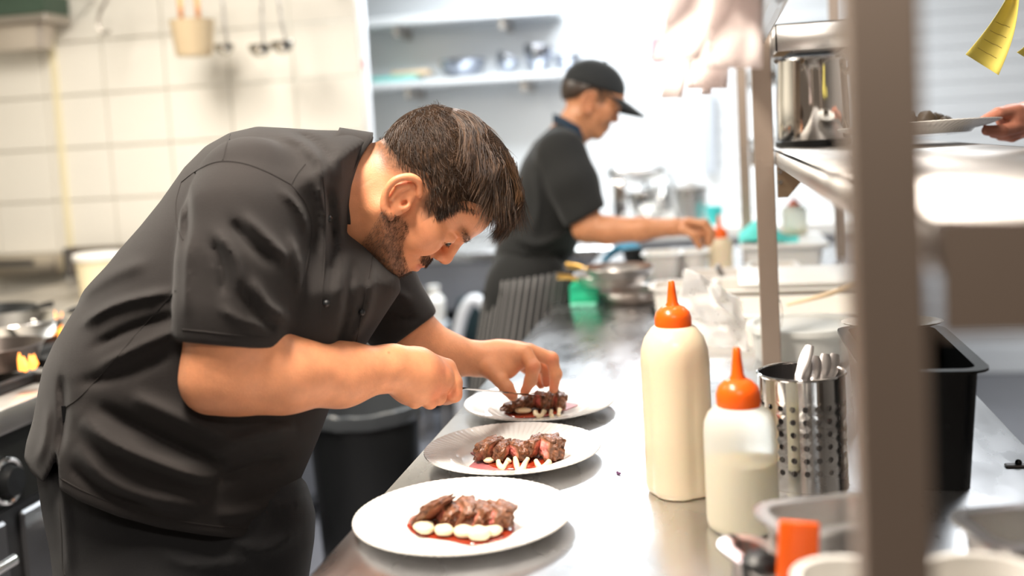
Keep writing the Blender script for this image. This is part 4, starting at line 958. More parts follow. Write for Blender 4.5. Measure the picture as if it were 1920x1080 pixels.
def fold_map(folds, W=1010, H=580, st=2):
    X, Y = np.meshgrid(np.arange(-60, -60 + W * st, st), np.arange(0, H * st * 2, st), indexing='ij'); D = np.zeros(X.shape)
    for P, wd, am in folds:
        P = np.array([tuple(q)[:2] for q in smoothpath([(x, y, 0) for x, y in P], 4)]); best = np.full(X.shape, 1e12); tt = np.zeros(X.shape); n = len(P) - 1
        x0, x1, y0, y1 = P[:, 0].min() - 3 * wd, P[:, 0].max() + 3 * wd, P[:, 1].min() - 3 * wd, P[:, 1].max() + 3 * wd
        i0, i1 = max(0, int((x0 + 60) / st)), max(0, int((x1 + 60) / st) + 1); j0, j1 = max(0, int(y0 / st)), max(0, int(y1 / st) + 1); sl = (slice(i0, i1), slice(j0, j1))
        Xs, Ys = X[sl], Y[sl]; B = np.full(Xs.shape, 1e12); Tt = np.zeros(Xs.shape)
        for i in range(n):
            a, b = P[i], P[i + 1]; e = b - a; L = e @ e + 1e-9; t = np.clip(((Xs - a[0]) * e[0] + (Ys - a[1]) * e[1]) / L, 0, 1)
            d = (Xs - a[0] - t * e[0]) ** 2 + (Ys - a[1] - t * e[1]) ** 2; m = d < B; B[m] = d[m]; Tt[m] = ((i + t) / n)[m]
        D[sl] += am * np.exp(-B / wd ** 2) * np.clip(np.sin(np.pi * np.clip(Tt, .03, .97)) * 1.4, 0, 1)
    return D
def lookup(M, px, py, st=2):
    a = np.clip((px + 60) / st, 0, M.shape[0] - 1.01); b = np.clip(py / st, 0, M.shape[1] - 1.01); i = a.astype(np.int32); j = b.astype(np.int32); fa, fb = a - i, b - j
    return (M[i, j] * (1 - fa) * (1 - fb) + M[i + 1, j] * fa * (1 - fb) + M[i, j + 1] * (1 - fa) * fb + M[i + 1, j + 1] * fa * fb).astype(np.float32)
def pix(x, y, z): return 960 + FPX * x / -z, CY - FPX * y / -z
def inflate(f, M, zc, Wd, Rm, k=.03, pw=2., lo=None, hi=None):
    """union of an outline puffed up to half width Wd around depth zc"""
    def fn(x, y, z):
        px, py = pix(x + 0 * y + 0 * z, y + 0 * x + 0 * z, z + 0 * x + 0 * y); r = -lookup(M, px, py) * (-z) / FPX
        zc_ = zc(px, py) if callable(zc) else zc; W_ = Wd(px, py) if callable(Wd) else Wd
        q = np.maximum(0, 1 - r / Rm); q = np.where(r < 0, 1 - r / Rm, q); e = np.abs((-z - zc_) / W_)
        return ((q ** pw + e ** pw) ** (1 / pw) - 1) * (Rm * .8)
    f.op(fn, f.lo + k + 4 * f.h, f.lo + f.h * f.n - k - 4 * f.h, k)
def displace(f, M, zc, sgn=1):
    sl = f.box(f.lo, f.lo + f.h * f.n); x, y, z = f.pts(sl); near = np.abs(f.D) < .05
    i, j, k = np.nonzero(near); X, Y, Z = f.ax[0][i], f.ax[1][j], f.ax[2][k]; px, py = pix(X, Y, Z)
    wgt = ss(-(-Z - zc) , -.03, .03); f.D[i, j, k] -= (lookup(M, px, py) * wgt).astype(np.float32)
def drape(poly, tree, off=.001, k=5):
    out = []
    for q in smoothpath([(x, y, 0) for x, y in poly], k):
        r = ray(q.x, q.y).normalized(); h = tree.ray_cast(CAM_LOC, r)
        if h[0] is not None: out.append(h[0] - r * off)
    return out
# ================================================================== first chef (bending over the plates)
D0 = 1.66
hipw = wp(330, 1000, D0)
chef = thing('person', 'chef in a dark grey jacket bending over the plates and slicing steak', 'person', (hipw.x, hipw.y, 0))
cloth_m = mat('charcoal_cloth', (.0155, .0125, .0115), .9, bump=.22, bscale=900, sheen=.07, var=.18, vscale=7)
trouser_m = mat('black_trouser_cloth', (.011, .011, .012), .9, bump=.2, bscale=800, sheen=.12)
seam_m = mat('seam_thread', (.016, .013, .012), .9)
# ---- jacket
torso = [(702, 254), (660, 245), (600, 244), (540, 240), (482, 237), (430, 249), (385, 274), (345, 314), (300, 378), (262, 425), (222, 470), (180, 525), (135, 588), (100, 645), (80, 690), (70, 740), (61, 790), (49, 830),
         (44, 862), (42, 1000), (60, 1150), (500, 1150), (540, 1060), (536, 970), (550, 930), (572, 880), (598, 820), (618, 765), (650, 700),
         (690, 640), (722, 590), (752, 545), (748, 515), (716, 485), (690, 462), (655, 436), (672, 350)]
MT = poly_dist(torso)
folds = [([(150, 610), (220, 570), (330, 545)], 9, .007), ([(170, 655), (250, 615), (340, 590)], 9, -.006), ([(180, 690), (270, 645), (345, 615)], 9, .006), ([(140, 720), (240, 700), (330, 660)], 10, -.005), ([(130, 570), (200, 520), (280, 490)], 14, .004),
         ([(150, 780), (210, 830), (330, 880), (420, 905)], 16, .012), ([(180, 760), (260, 800), (360, 850), (430, 880)], 13, -.009), ([(140, 830), (190, 890), (270, 930), (400, 950)], 15, .008), ([(130, 870), (200, 925), (300, 955)], 10, -.006), ([(240, 740), (330, 780), (450, 830)], 14, .006),
         ([(115, 700), (120, 780), (110, 850)], 8, -.006), ([(90, 760), (85, 820), (70, 870)], 8, .004), ([(520, 252), (575, 272), (608, 310)], 8, .004), ([(550, 250), (598, 270), (628, 310)], 7, -.004), ([(560, 272), (596, 305), (608, 360)], 8, .004), ([(590, 330), (608, 400), (606, 500)], 7, .006), ([(612, 350), (624, 430), (620, 560)], 8, -.005),
         ([(560, 800), (470, 820), (380, 860)], 14, .006), ([(540, 860), (450, 880), (380, 920)], 12, -.005), ([(540, 930), (470, 960), (400, 965)], 12, .005), ([(700, 500), (690, 580), (650, 660)], 8, .006), ([(660, 480), (650, 580), (630, 660)], 8, -.006)]
slv = [([(400, 430), (440, 480), (455, 560)], 9, .008), ([(430, 410), (470, 460), (520, 500)], 10, -.010), ([(455, 400), (505, 450), (545, 490)], 9, .008), ([(395, 450), (415, 500), (420, 560)], 8, -.008), ([(470, 520), (500, 570), (540, 600)], 9, .008), ([(450, 540), (480, 590), (520, 618)], 9, -.008), ([(540, 440), (560, 500), (560, 560)], 7, .006),
       ([(360, 420), (352, 500), (350, 600)], 8, .004), ([(520, 350), (560, 390), (580, 440)], 6, .006), ([(410, 575), (450, 600), (500, 612)], 8, .005), ([(345, 340), (352, 400), (348, 470)], 7, -.006)]
MF = fold_map(folds) * 1.5; MS = fold_map(slv) * 1.5
f = Field(cp(10, 1040, 1.5) * [1.25, 1.16, 0] + [0, 0, -2.02], [cp(830, 200, 1.9)[0], .24, -1.34], .0045)
inflate(f, MT, lambda px, py: 1.67 + 0 * px, lambda px, py: np.interp(py, [240, 330, 450, 700, 1010], [.17, .21, .205, .205, .20]) * np.interp(px, [40, 110, 640, 720], [.75, 1, 1, .62]), .15, .02, 2.2)
displace(f, MF, 1.67)
def hem(x, y, z):
    px, py = pix(x + 0 * y + 0 * z, y + 0 * x + 0 * z, z + 0 * x + 0 * y)
    return (py - np.interp(px, [40, 45, 60, 82, 96, 108, 111, 150, 220, 300, 380, 470, 560], [850, 862, 888, 906, 880, 848, 917, 940, 968, 990, 1003, 1012, 1010])) * -z / FPX * .9
f.op(hem, f.lo, f.lo + f.h * f.n, .004, 'i')
g = Field(f.lo, f.lo + f.h * (f.n - 1), f.h)
# near sleeve: flared tube from the shoulder, cut at the cuff
g.chain([cp(470, 360, 1.545), cp(462, 420, 1.515), cp(450, 500, 1.485), cp(436, 580, 1.47), cp(428, 662, 1.465)], [.080, .087, .083, .075, .070], .02)
displace(g, MS, 1.50)
cu0, cu1 = cp(338, 641, 1.44), cp(505, 656, 1.44); cn = cu1 - cu0; nrm = np.array([cn[1], -cn[0], .0]); nrm /= np.linalg.norm(nrm)
if nrm[1] > 0: nrm = -nrm
nrm = nrm + np.array([0, 0, .12]); nrm /= np.linalg.norm(nrm)
def half(p0, n):
    return lambda x, y, z: (x - p0[0]) * n[0] + (y - p0[1]) * n[1] + (z - p0[2]) * n[2]
g.op(half(cu0, nrm), g.lo, g.lo + g.h * g.n, .006, 'i')
q_ = g.D; t_ = np.clip(.5 + .5 * (q_ - f.D) / .012, 0, 1); f.D = f.D * t_ + q_ * (1 - t_) - .012 * t_ * (1 - t_)
# far sleeve
g = Field(f.lo, f.lo + f.h * (f.n - 1), f.h)
g.chain([cp(650, 440, 1.82), cp(700, 530, 1.85), cp(742, 592, 1.87), cp(790, 655, 1.88)], [.085, .072, .062, .058], .02)
MFS = fold_map([([(715, 500), (740, 545), (775, 565)], 7, .008), ([(700, 560), (740, 590), (785, 600)], 7, -.007)]); displace(g, MFS, 1.86)
a0, a1 = cp(797, 603, 1.88), cp(745, 641, 1.88); cn = a1 - a0; nrm2 = np.array([-cn[1], cn[0], 0.]); nrm2 /= np.linalg.norm(nrm2)
if nrm2[0] < 0: nrm2 = -nrm2
g.op(half(a0, nrm2), g.lo, g.lo + g.h * g.n, .005, 'i')
q_ = g.D; t_ = np.clip(.5 + .5 * (q_ - f.D) / .02, 0, 1); f.D = f.D * t_ + q_ * (1 - t_) - .02 * t_ * (1 - t_)
del g
V, F = f.mesh(2); VW_ = cam2w(V)
jacket = np_obj('jacket', VW_, F, cloth_m, chef)
jtree = BVHTree.FromPolygons([tuple(v) for v in VW_], [tuple(q) for q in F.tolist()])
def seam(name, pts, r=.0011, m=seam_m, par=jacket, tree=None, off=.0003):
    P = drape(pts, tree or jtree, off)
    if len(P) > 2: part(name, tube(P, r, 5), m, par)
seam('yoke_seam', [(340, 342), (372, 318), (410, 303), (455, 306), (500, 322), (546, 346)])
seam('shoulder_seam', [(546, 346), (556, 328), (572, 308)]); seam('back_seam', [(418, 300), (424, 275), (432, 252)])
seam('armhole_seam', [(340, 342), (330, 380), (332, 420), (343, 450)]); seam('armhole_seam', [(546, 346), (572, 380), (584, 425), (578, 480), (566, 540)])
seam('side_seam', [(330, 545), (270, 610), (210, 680), (155, 740), (122, 765)]); seam('side_seam', [(122, 765), (116, 810), (110, 850)])
seam('cuff_stitch', [(342, 618), (400, 624), (450, 630), (505, 634)]); seam('hem_stitch', [(112, 896), (160, 922), (230, 950), (310, 972), (400, 986), (480, 992)])
seam('placket_seam', [(604, 320), (610, 400), (608, 500), (600, 600)]); seam('placket_seam', [(700, 470), (684, 560), (668, 640)])
tg = drape([(124, 758), (122, 788)], jtree, .001)
if len(tg) > 1: part('brand_tag', xf(rbox(-.005, .005, -.001, .002, -.012, .012), Matrix.Translation(tg[len(tg) // 2])), black_gloss, jacket, label='small black tag sewn in the side seam')
for bx, by in ((617, 410), (612, 569), (678, 586)):
    h = drape([(bx, by), (bx + .5, by + .5)], jtree, .002)
    if h: part('button', ball(h[0], .0050, 12, 8), black_rub, jacket)
# collar: standing band around the neck
cc = cp(677, 345, D0); ax = cp(697 + 24, 255 - 10 + 90, D0); e1 = cp(698, 252, D0) - cp(656, 436, D0); La = np.linalg.norm(e1) / 2; e1 /= 2 * La; e2 = np.array([0, 0, 1.]); e3 = np.cross(e1, e2)
if e3[0] < 0: e3 = -e3
def colf(u, v):
    a = 2 * math.pi * u; r1 = La * (1.0 - .05 * v); r2 = .074 * (1 + .2 * v)
    p = cc + e1 * math.cos(a) * r1 + e2 * math.sin(a) * r2 + e3 * (-.052 * v + .006 * math.sin(a * 3))
    return tuple(cam2w(p))
part('collar', sheet(colf, 60, 8, .004), cloth_m, jacket, None)
# ---- trousers and shoes
tro = [(66, 880), (78, 960), (94, 1040), (102, 1110), (130, 1200), (500, 1200), (575, 1110), (590, 1010), (592, 960), (575, 905), (540, 870), (300, 850), (120, 850)]
MR = poly_dist(tro)
f = Field([cp(40, 0, 1.66)[0], cp(0, 2090, 1.66)[1], -1.93], [cp(620, 0, 1.66)[0], cp(0, 830, 1.66)[1], -1.40], .007)
inflate(f, MR, 1.67, .172, .15, .02, 2.2)
for dd in (1.565, 1.775):
    f.chain([cp(330, 1130, dd), cp(345, 1500, dd), cp(330, 1985, dd)], [.10, .085, .07], .05)
displace(f, fold_map([([(300, 1030), (360, 1060), (480, 1050)], 12, .008), ([(420, 1010), (500, 1030), (560, 990)], 12, .008), ([(115, 930), (125, 1000), (130, 1080)], 8, .006), ([(480, 940), (540, 950), (580, 930)], 10, .006)]), 1.67)
V, F = f.mesh(2); VW_ = cam2w(V); VW_ = VW_[:, :]; VW_[:, 2] = np.maximum(VW_[:, 2], .03)
trs = np_obj('trousers', VW_, F, trouser_m, chef)
ttree = BVHTree.FromPolygons([tuple(v) for v in VW_], [tuple(q) for q in F.tolist()])
seam('trouser_seam', [(112, 945), (116, 1000), (118, 1060), (122, 1078)], .0013, mat('seam_grey', (.06, .058, .055), .9), trs, ttree)
for k, dd in enumerate((1.565, 1.775)):
    c = cam2w(cp(330, 1985, dd)); c = Vector((c[0], c[1], 0))
    part('shoe', xf(ball((.05, 0, .045), 1, 20, 12, (.15, .05, .045)), Matrix.Translation(c)), black_rub, chef)
# ---- skin: head, both arms and hands as one body mesh
parts_V, parts_F, parts_C = [], [], []
def add_skin(V, F, C):
    parts_F.append(F + sum(len(v) for v in parts_V)); parts_V.append(V); parts_C.append(C)
hF, hU, hW = np.array([.56, -.83, 0]), np.array([.83, .56, 0]), np.array([0, 0, 1.])
HM = np.stack([hF / np.linalg.norm(hF), hU / np.linalg.norm(hU), hW], 1); HO = cp(765, 372, D0)
def head2w(P): return cam2w(P @ HM.T + HO)
hf = head_field(.0017); HV, HF_ = hf.mesh(1)
add_skin(head2w(HV), HF_, head_colors(HV))
# right arm and fist
f = Field([cp(325, 0, 1.44)[0] - .01, cp(0, 800, 1.5)[1], -1.76], [cp(880, 0, 1.72)[0], cp(0, 560, 1.5)[1], -1.39], .0021)
f.chain([cp(452, 470, 1.49), cp(430, 580, 1.47), cp(402, 712, 1.46)], [.060, .057, .042], .02)
f.cone(cp(440, 640, 1.465), cp(415, 690, 1.462), .060, .050, .02)
f.chain([cp(396, 722, 1.46), cp(455, 711, 1.47), cp(530, 705, 1.49), cp(640, 702, 1.55), cp(736, 690, 1.60)], [.034, .045, .0490, .0440, .0325], .022)
f.cone(cp(450, 640, 1.468), cp(560, 690, 1.50), .030, .030, .04)
f.chain([cp(736, 690, 1.60), cp(780, 704, 1.628), cp(815, 712, 1.645)], [.032, .040, .030], .018)
f.ell(cp(778, 722, 1.625), (.036, .028, .03), .015)
for P, rs in (([(772, 672, 1.645), (838, 690, 1.665), (850, 718, 1.655), (851, 739, 1.652), (834, 748, 1.685)], [.016, .0145, .0145, .0132, .011]), ([(770, 690, 1.63), (827, 712, 1.640), (822, 745, 1.632), (806, 748, 1.668)], [.016, .0145, .0125, .011]),
              ([(760, 705, 1.62), (806, 730, 1.628), (806, 752, 1.622), (788, 745, 1.66)], [.016, .0145, .0125, .011]), ([(752, 710, 1.615), (783, 738, 1.612), (778, 752, 1.612), (768, 742, 1.645)], [.015, .013, .0115, .010])):
    Q = [cp(*q) for q in P]; f.cone(Q[0], Q[1], rs[0], rs[1], .012); f.chain(Q[1:], rs[1:], .0022)
f.chain([cp(755, 690, 1.66), cp(805, 690, 1.705), cp(846, 712, 1.70)], [.017, .0135, .011], .008)
f.chain([cp(790, 676, 1.632), cp(826, 690, 1.648)], [.0016, .0022], .006)
V, F = f.mesh(2)
def arm_colors(V, base=SKIN, seed=1):
    n = vnoise(V, 60, seed); n2 = vnoise(V, 300, seed + 3); return base * (1 + .05 * n + .03 * n2)[:, None]
px, py = pix(V[:, 0], V[:, 1], V[:, 2]); C = arm_colors(V)
kn = sum(np.exp(-((px - a) ** 2 + (py - b) ** 2) / 260) for a, b in ((832, 693), (826, 735), (806, 750), (853, 737))) * ss(px, 800, 815); C = C * (1 - kn[:, None] * np.array([.0, .16, .16])).clip(0, 1)
C = C * (1 - .45 * np.exp(-((px - 729) ** 2 + (py - 661) ** 2) / 6))[:, None]
add_skin(cam2w(V), F, C)
# left arm and hand
f = Field([cp(690, 0, 1.95)[0], cp(0, 775, 2.0)[1], -2.05], [cp(1060, 0, 2.05)[0], cp(0, 500, 1.85)[1], -1.78], .0019)
f.chain([cp(720, 540, 1.86), cp(775, 630, 1.878), cp(838, 667, 1.89), cp(898, 673, 1.905)], [.05, .044, .0375, .0288], .02)
f.chain([cp(898, 673, 1.905), cp(935, 672, 1.91), cp(968, 668, 1.91)], [.0285, .031, .026], .015)
f.ell(cp(940, 690, 1.895), (.030, .022, .022), .012)
FN = (([(920, 690, 1.885), (938, 712, 1.872), (950, 727, 1.868), (961, 742, 1.868)], [.018, .0135, .0118, .0095]),
      ([(955, 662, 1.90), (984, 660, 1.893), (1000, 688, 1.880), (995, 713, 1.880), (984, 734, 1.882)], [.017, .0135, .0125, .0108, .0085]),
      ([(955, 658, 1.92), (992, 658, 1.920), (1034, 673, 1.925), (1042, 702, 1.925), (1038, 729, 1.925)], [.017, .0135, .0122, .0108, .0085]),
      ([(950, 662, 1.94), (985, 665, 1.945), (1022, 690, 1.958), (1024, 718, 1.96)], [.016, .0125, .0112, .0085]),
      ([(940, 672, 1.95), (972, 680, 1.968), (1002, 702, 1.985), (1014, 722, 1.985)], [.015, .0115, .010, .008]))
for i, (P, rs) in enumerate(FN):
    Q = [cp(*q) for q in P]; f.cone(Q[0], Q[1], rs[0], rs[1], .010); f.chain(Q[1:], rs[1:], .0025)
    for q_, r_ in zip(Q[2:-1], rs[2:-1]): f.ell(q_, (r_ * 1.06,) * 3, .004)
V, F = f.mesh(2); px, py = pix(V[:, 0], V[:, 1], V[:, 2]); C = arm_colors(V, SKIN, 4)
tip = sum(np.exp(-((px - a) ** 2 + (py - b) ** 2) / 130) for a, b in ((960, 741), (984, 733), (1038, 727), (1024, 716), (1002, 690), (1036, 674))); C = C * (1 - np.clip(tip, 0, 1)[:, None] * np.array([.02, .22, .2]))
add_skin(cam2w(V), F, C)
body = np_obj('body', np.concatenate(parts_V), np.concatenate(parts_F), skin_m, chef); pigment(body, np.concatenate(parts_C))
# nails
nail_m = mat('finger_nail', (.74, .42, .31), .3)
def nail(c, nrm, along, w, l):
    n = Vector(nrm).normalized(); a = Vector(along); a = (a - n * a.dot(n)).normalized(); b = n.cross(a); M = Matrix((a, b, n)).transposed().to_4x4(); M.translation = Vector(c)
    return xf(ball((0, 0, 0), 1, 12, 8, (l, w, .0016)), M)
# eyes
for s in (-1, 1):
    e = part('eye', [(tuple(head2w(np.array([v]))[0])) for v in ball((.0835, .0195, s * .032), .0128, 20, 14)[0]] and (list(map(tuple, head2w(np.array(ball((.0835, .0195, s * .032), .0128, 20, 14)[0])))), ball((0, 0, 0), 1, 20, 14)[1]), mat('eye_white', (.72, .66, .60), .15), chef, 80)
    part('iris', (list(map(tuple, head2w(np.array(ball((.0920, .0150, s * .033), .0058, 14, 10)[0])))), ball((0, 0, 0), 1, 14, 10)[1]), mat('iris_brown', (.05, .03, .02), .1), e, 80)
    L = []
    for k in range(14):
        t = k / 13; w_ = s * (.0225 + .021 * t); b0 = np.array([.0965 - .010 * abs(t - .4) - .002, .0168 - .003 * (t - .4) ** 2 * 4, w_]); L.append([b0 + np.array([.006, -.0045, s * .002]) * q - np.array([0, .002, 0]) * q * q for q in np.linspace(0, 1, 5)])
    GV, GF = strands_geo(np.array(L).reshape(-1, 3).reshape(14, 5, 3), .0004); np_obj('eyelashes', head2w(GV), GF, hair_d, chef)
# ---- hair
rng = np.random.default_rng(5)
hv = Field((-.14, -.05, -.105), (.13, .19, .105), .0025)
hv.ell((-.010, .066, 0), (.1005, .094, .0815), .01); hv.ell((.036, .110, 0), (.060, .052, .064), .05)
def hl_cut(x, y, z):
    hl = np.interp(x, [-.14, -.106, -.08, -.06, -.04, -.03, -.024, -.012, -.004, .012, .020, .030, .046, .052, .056, .075, .100, .13], [.008, .006, -.002, .001, .010, .020, .027, .042, .046, .044, .032, .030, .036, .050, .070, .088, .104, .110]); return (hl - y + 0 * z) * .7
hv.op(hl_cut, hv.lo, hv.lo + hv.h * hv.n, .012, 'i')
CV, CF = hv.mesh(2); hair_cap = np_obj('hair', head2w(CV), CF, hair_b, chef)
# long strands on top: rooted on the crown, combed towards the forehead and sideways
def cran(P, o):   # push points out of the hair volume by offset o
    c = np.array([-.010, .066, 0]); r = np.array([.1005, .094, .0815]) ; q = (P - c) / (r + o); k = np.linalg.norm(q, axis=-1, keepdims=True)
    c2 = np.array([.036, .110, 0]); r2 = np.array([.060, .052, .064]); q2 = (P - c2) / (r2 + o); k2 = np.linalg.norm(q2, axis=-1, keepdims=True)
    P = np.where(k < 1, c + q / k * (r + o), P); q2 = (P - c2) / (r2 + o); k2 = np.linalg.norm(q2, axis=-1, keepdims=True); return np.where(k2 < 1, c2 + q2 / k2 * (r2 + o), P)
def comb(N, K, step, root, gdir, lift, seed, clump=26):
    g = np.random.default_rng(seed); P = root(g, N); S = [P.copy()]; ph = g.uniform(0, 6.28, (N, 1)); cl = g.integers(0, clump, N); off = g.normal(0, 1, (clump, 3))[cl] * .20 + g.normal(0, .05, (N, 3))
    lf = g.uniform(.2, 1, (N, 1)) * lift
    for k in range(K - 1):
        t = k / (K - 1); d = gdir(P, t) + off * (.5 + t); d[:, 2] += .22 * np.sin(cl * 1.7 + k * .55) * t; d[:, 1] += .14 * np.sin(cl * 2.9 + k * .6) * t; d /= np.linalg.norm(d, axis=1, keepdims=True) + 1e-9; P = P + d * step * (1 + .25 * np.sin(ph + k)); P = cran(P, .0005 + lf * min(1, t * 3)); S.append(P.copy())
    return np.stack(S, 1)
def root_top(g, N):
    a = g.uniform(-.108, .07, N); w_ = g.uniform(-.074, .074, N); u = np.full(N, .17); P = np.stack([a, u, w_], 1)
    c = np.array([-.010, .066, 0]); q = (P - c) / np.array([.1005, .094, .0815]); q /= np.linalg.norm(q, axis=1, keepdims=True); return c + q * np.array([.1005, .094, .0815])
def dir_top(P, t):
    d = np.zeros_like(P); d[:, 0] = 1.0; d[:, 1] = .22 * (P[:, 0] < -.03) - .40 * (P[:, 0] > .04) - .10; d[:, 2] = .45 * np.sign(P[:, 2]) * np.clip(np.abs(P[:, 2]) / .05, 0, 1); d[:, 1] -= .30 * np.clip(np.abs(P[:, 2]) / .07, 0, 1); return d
S1 = comb(5200, 14, .0078, root_top, dir_top, .006, 11)
def root_side(g, N):
    a = g.uniform(-.104, .047, N); u = g.uniform(.0, 1, N); hl = hairline(a) + .006; U = hl + (.125 - hl) * u
    w_ = np.where(g.uniform(0, 1, N) < .7, 1, -1) * .0815 * np.sqrt(np.clip(1 - ((a + .01) / .1005) ** 2 - ((U - .066) / .094) ** 2, .0, 1)); return np.stack([a, U, w_], 1)
def dir_side(P, t):
    d = np.zeros_like(P); d[:, 0] = 1; d[:, 1] = -.35 - .25 * (P[:, 0] > .02); d[:, 2] = .1 * np.sign(P[:, 2]); return d
S2 = comb(3600, 8, .0038, root_side, dir_side, .0022, 12)
def root_front(g, N):
    w_ = g.uniform(-.062, .062, N); a = .098 - .030 * (np.abs(w_) / .062) ** 2 + g.normal(0, .003, N) - .004; U = hairline(a) + .004 + np.abs(g.normal(0, .008, N)); return np.stack([a - .006, U, w_], 1)
def dir_front(P, t):
    d = np.zeros_like(P); d[:, 0] = .45 + .9 * t; d[:, 1] = .95 - 1.5 * t; d[:, 2] = .15 * np.sign(P[:, 2]); return d
S6 = comb(900, 9, .0045, root_front, dir_front, .003, 14)
def root_temple(g, N):
    U = g.uniform(.03, .085, N); a = np.interp(U, [.03, .066, .085], [.046, .050, .070]) - np.abs(g.normal(0, .006, N)); w_ = np.where(g.uniform(0, 1, N) < .7, 1, -1) * (.0795 * np.sqrt(np.clip(1 - ((a + .006) / .1) ** 2 - ((U - .06) / .093) ** 2, 0, 1)) + .001); return np.stack([a, U, w_], 1)
S7 = comb(700, 7, .0034, root_temple, dir_side, .0015, 15)
# fringe locks that hang from the front of the hair
def fringe(N, seed):
    g = np.random.default_rng(seed); K = 14; t = np.linspace(0, 1, K); out = []; nl = 11
    for i in range(N):
        l = i % nl; w0 = -.052 + .104 * l / (nl - 1); gg = np.random.default_rng(seed * 50 + l); ln = gg.uniform(.45, 1.05); sw = gg.normal(0, .006); ff = gg.uniform(-.012, .006)
        base = np.array([.040 + g.normal(0, .010), .162 + g.normal(0, .003), w0 * .9 + g.normal(0, .006)]); m1 = np.array([.088 + ff + g.normal(0, .003), .147 + g.normal(0, .003), w0 + g.normal(0, .004)]); m2 = np.array([.113 + ff * .8 + g.normal(0, .003), .120 + g.normal(0, .003), w0 + sw + g.normal(0, .004)]); e = np.array([.128 + ff + g.normal(0, .004), .120 - .046 * ln + g.normal(0, .005), w0 * .8 + 2 * sw + g.normal(0, .003)])
        pts = np.array(smoothpath([base, m1, m2, e], 12)); out.append(pts[np.linspace(0, len(pts) - 1, K).astype(int)])
    return np.array(out)
S3 = fringe(900, 21)
def shrink_len(S, mn, seed):
    return S
for nm, S, r, m in (('hair_strands', S1[::2], .00052, hair_m), ('hair_strands', S1[1::6], .00048, hair_l), ('hair_strands', np.concatenate([S1[3::6], S1[5::6]]), .00052, hair_d), ('side_hair_strands', S2[::2], .00030, hair_m), ('side_hair_strands', S2[1::2], .00028, hair_d), ('hairline_strands', S6, .00038, hair_m), ('hairline_strands', S7, .00030, hair_d), ('fringe', S3[::3], .00048, hair_l), ('fringe', S3[1::3], .00048, hair_m), ('fringe', S3[2::3], .00048, hair_d)):
    GV, GF = strands_geo(head2w(S.reshape(-1, 3)).reshape(S.shape), r); o = np_obj(nm, GV, GF, m, hair_cap)
    o['kind'] = 'stuff'
# ---- beard stubble
up = np.interp(HV[:, 0], [-.02, .0, .03, .046, .060, .078, .092, .11], [-.045, -.030, -.012, -.018, -.040, -.050, -.055, -.058])
bm_k = (up - HV[:, 1] > .002) & (HV[:, 0] + .35 * (HV[:, 1] + .04) > .002) & (HV[:, 1] > -.115) & (np.hypot(HV[:, 0], HV[:, 1] + .06) < .14)
ms_k = (np.abs(HV[:, 1] + .0275) < .008) & (HV[:, 0] > .080) & (np.abs(HV[:, 2]) < .03)
nv = np.zeros_like(HV); e1_ = HV[HF_[:, 1]] - HV[HF_[:, 0]]; e2_ = HV[HF_[:, 3]] - HV[HF_[:, 0]]; fnr = np.cross(e1_, e2_)
for i in range(4): np.add.at(nv, HF_[:, i], fnr)
nv /= np.linalg.norm(nv, axis=1, keepdims=True) + 1e-12
def stub(mask, N, ln, seed, down, nk=.45):
    g = np.random.default_rng(seed); ids = g.choice(np.nonzero(mask)[0], N); P = HV[ids]; n = nv[ids]; d = n * nk + down + g.normal(0, .28, P.shape); d /= np.linalg.norm(d, axis=1, keepdims=True)
    l = ln * g.uniform(.5, 1.2, (N, 1)); return np.stack([P, P + d * l * .5 + n * l * .1, P + d * l * .95 - n * l * .05], 1)
S4 = np.concatenate([stub(bm_k, 4200, .0062, 3, np.array([.35, -.75, 0])), stub(ms_k, 700, .0058, 4, np.array([.25, -.8, 0]))])
GV, GF = strands_geo(head2w(S4.reshape(-1, 3)).reshape(S4.shape), .00020); o = np_obj('beard', GV, GF, beard_m, chef); o['kind'] = 'stuff'
ebk = (np.abs(HV[:, 1] - .041 - .12 * (np.abs(HV[:, 2]) - .03)) < .0045) & (HV[:, 0] > .075) & (np.abs(HV[:, 2]) > .012) & (np.abs(HV[:, 2]) < .050)
S5 = stub(ebk, 300, .0045, 8, np.array([-.1, .15, 0]), .12); S5[:, :, 2] += np.sign(S5[:, :1, 2]) * np.array([0, .003, .006])[None, :]
GV, GF = strands_geo(head2w(S5.reshape(-1, 3)).reshape(S5.shape), .0002); np_obj('eyebrows', GV, GF, hair_d, chef)
# ---- knife in the right hand
ka, kb = Vector(cam2w(cp(800, 722, 1.655))), Vector(cam2w(cp(866, 728, 1.70))); ktip = Vector(cam2w(cp(1022, 743, 1.925)))
kn_ = thing('chef_knife', 'slim steel knife held in the chef\'s right fist above the far plate', 'knife', ka)
kd = (ktip - kb).normalized(); side = kd.cross(Vector((0, 0, 1))).normalized(); upv = side.cross(kd)
sl = (side * .98 + upv * .10).normalized(); th_ = kd.cross(sl).normalized(); bl = []
L = (ktip - kb).length
for t, wd in ((0, .012), (.25, .0125), (.6, .0115), (.85, .009), (.97, .004), (1, .0008)):
    c = kb + kd * L * t; bl.append([c + sl * wd, c + th_ * .0017, c - sl * wd, c - th_ * .0017])
part('blade', rings(bl, True, True), polished, kn_)
part('handle', tube([ka - kd * .055, ka, ka.lerp(kb, .55)], [.009, .010, .008], 12), black_rub, kn_)
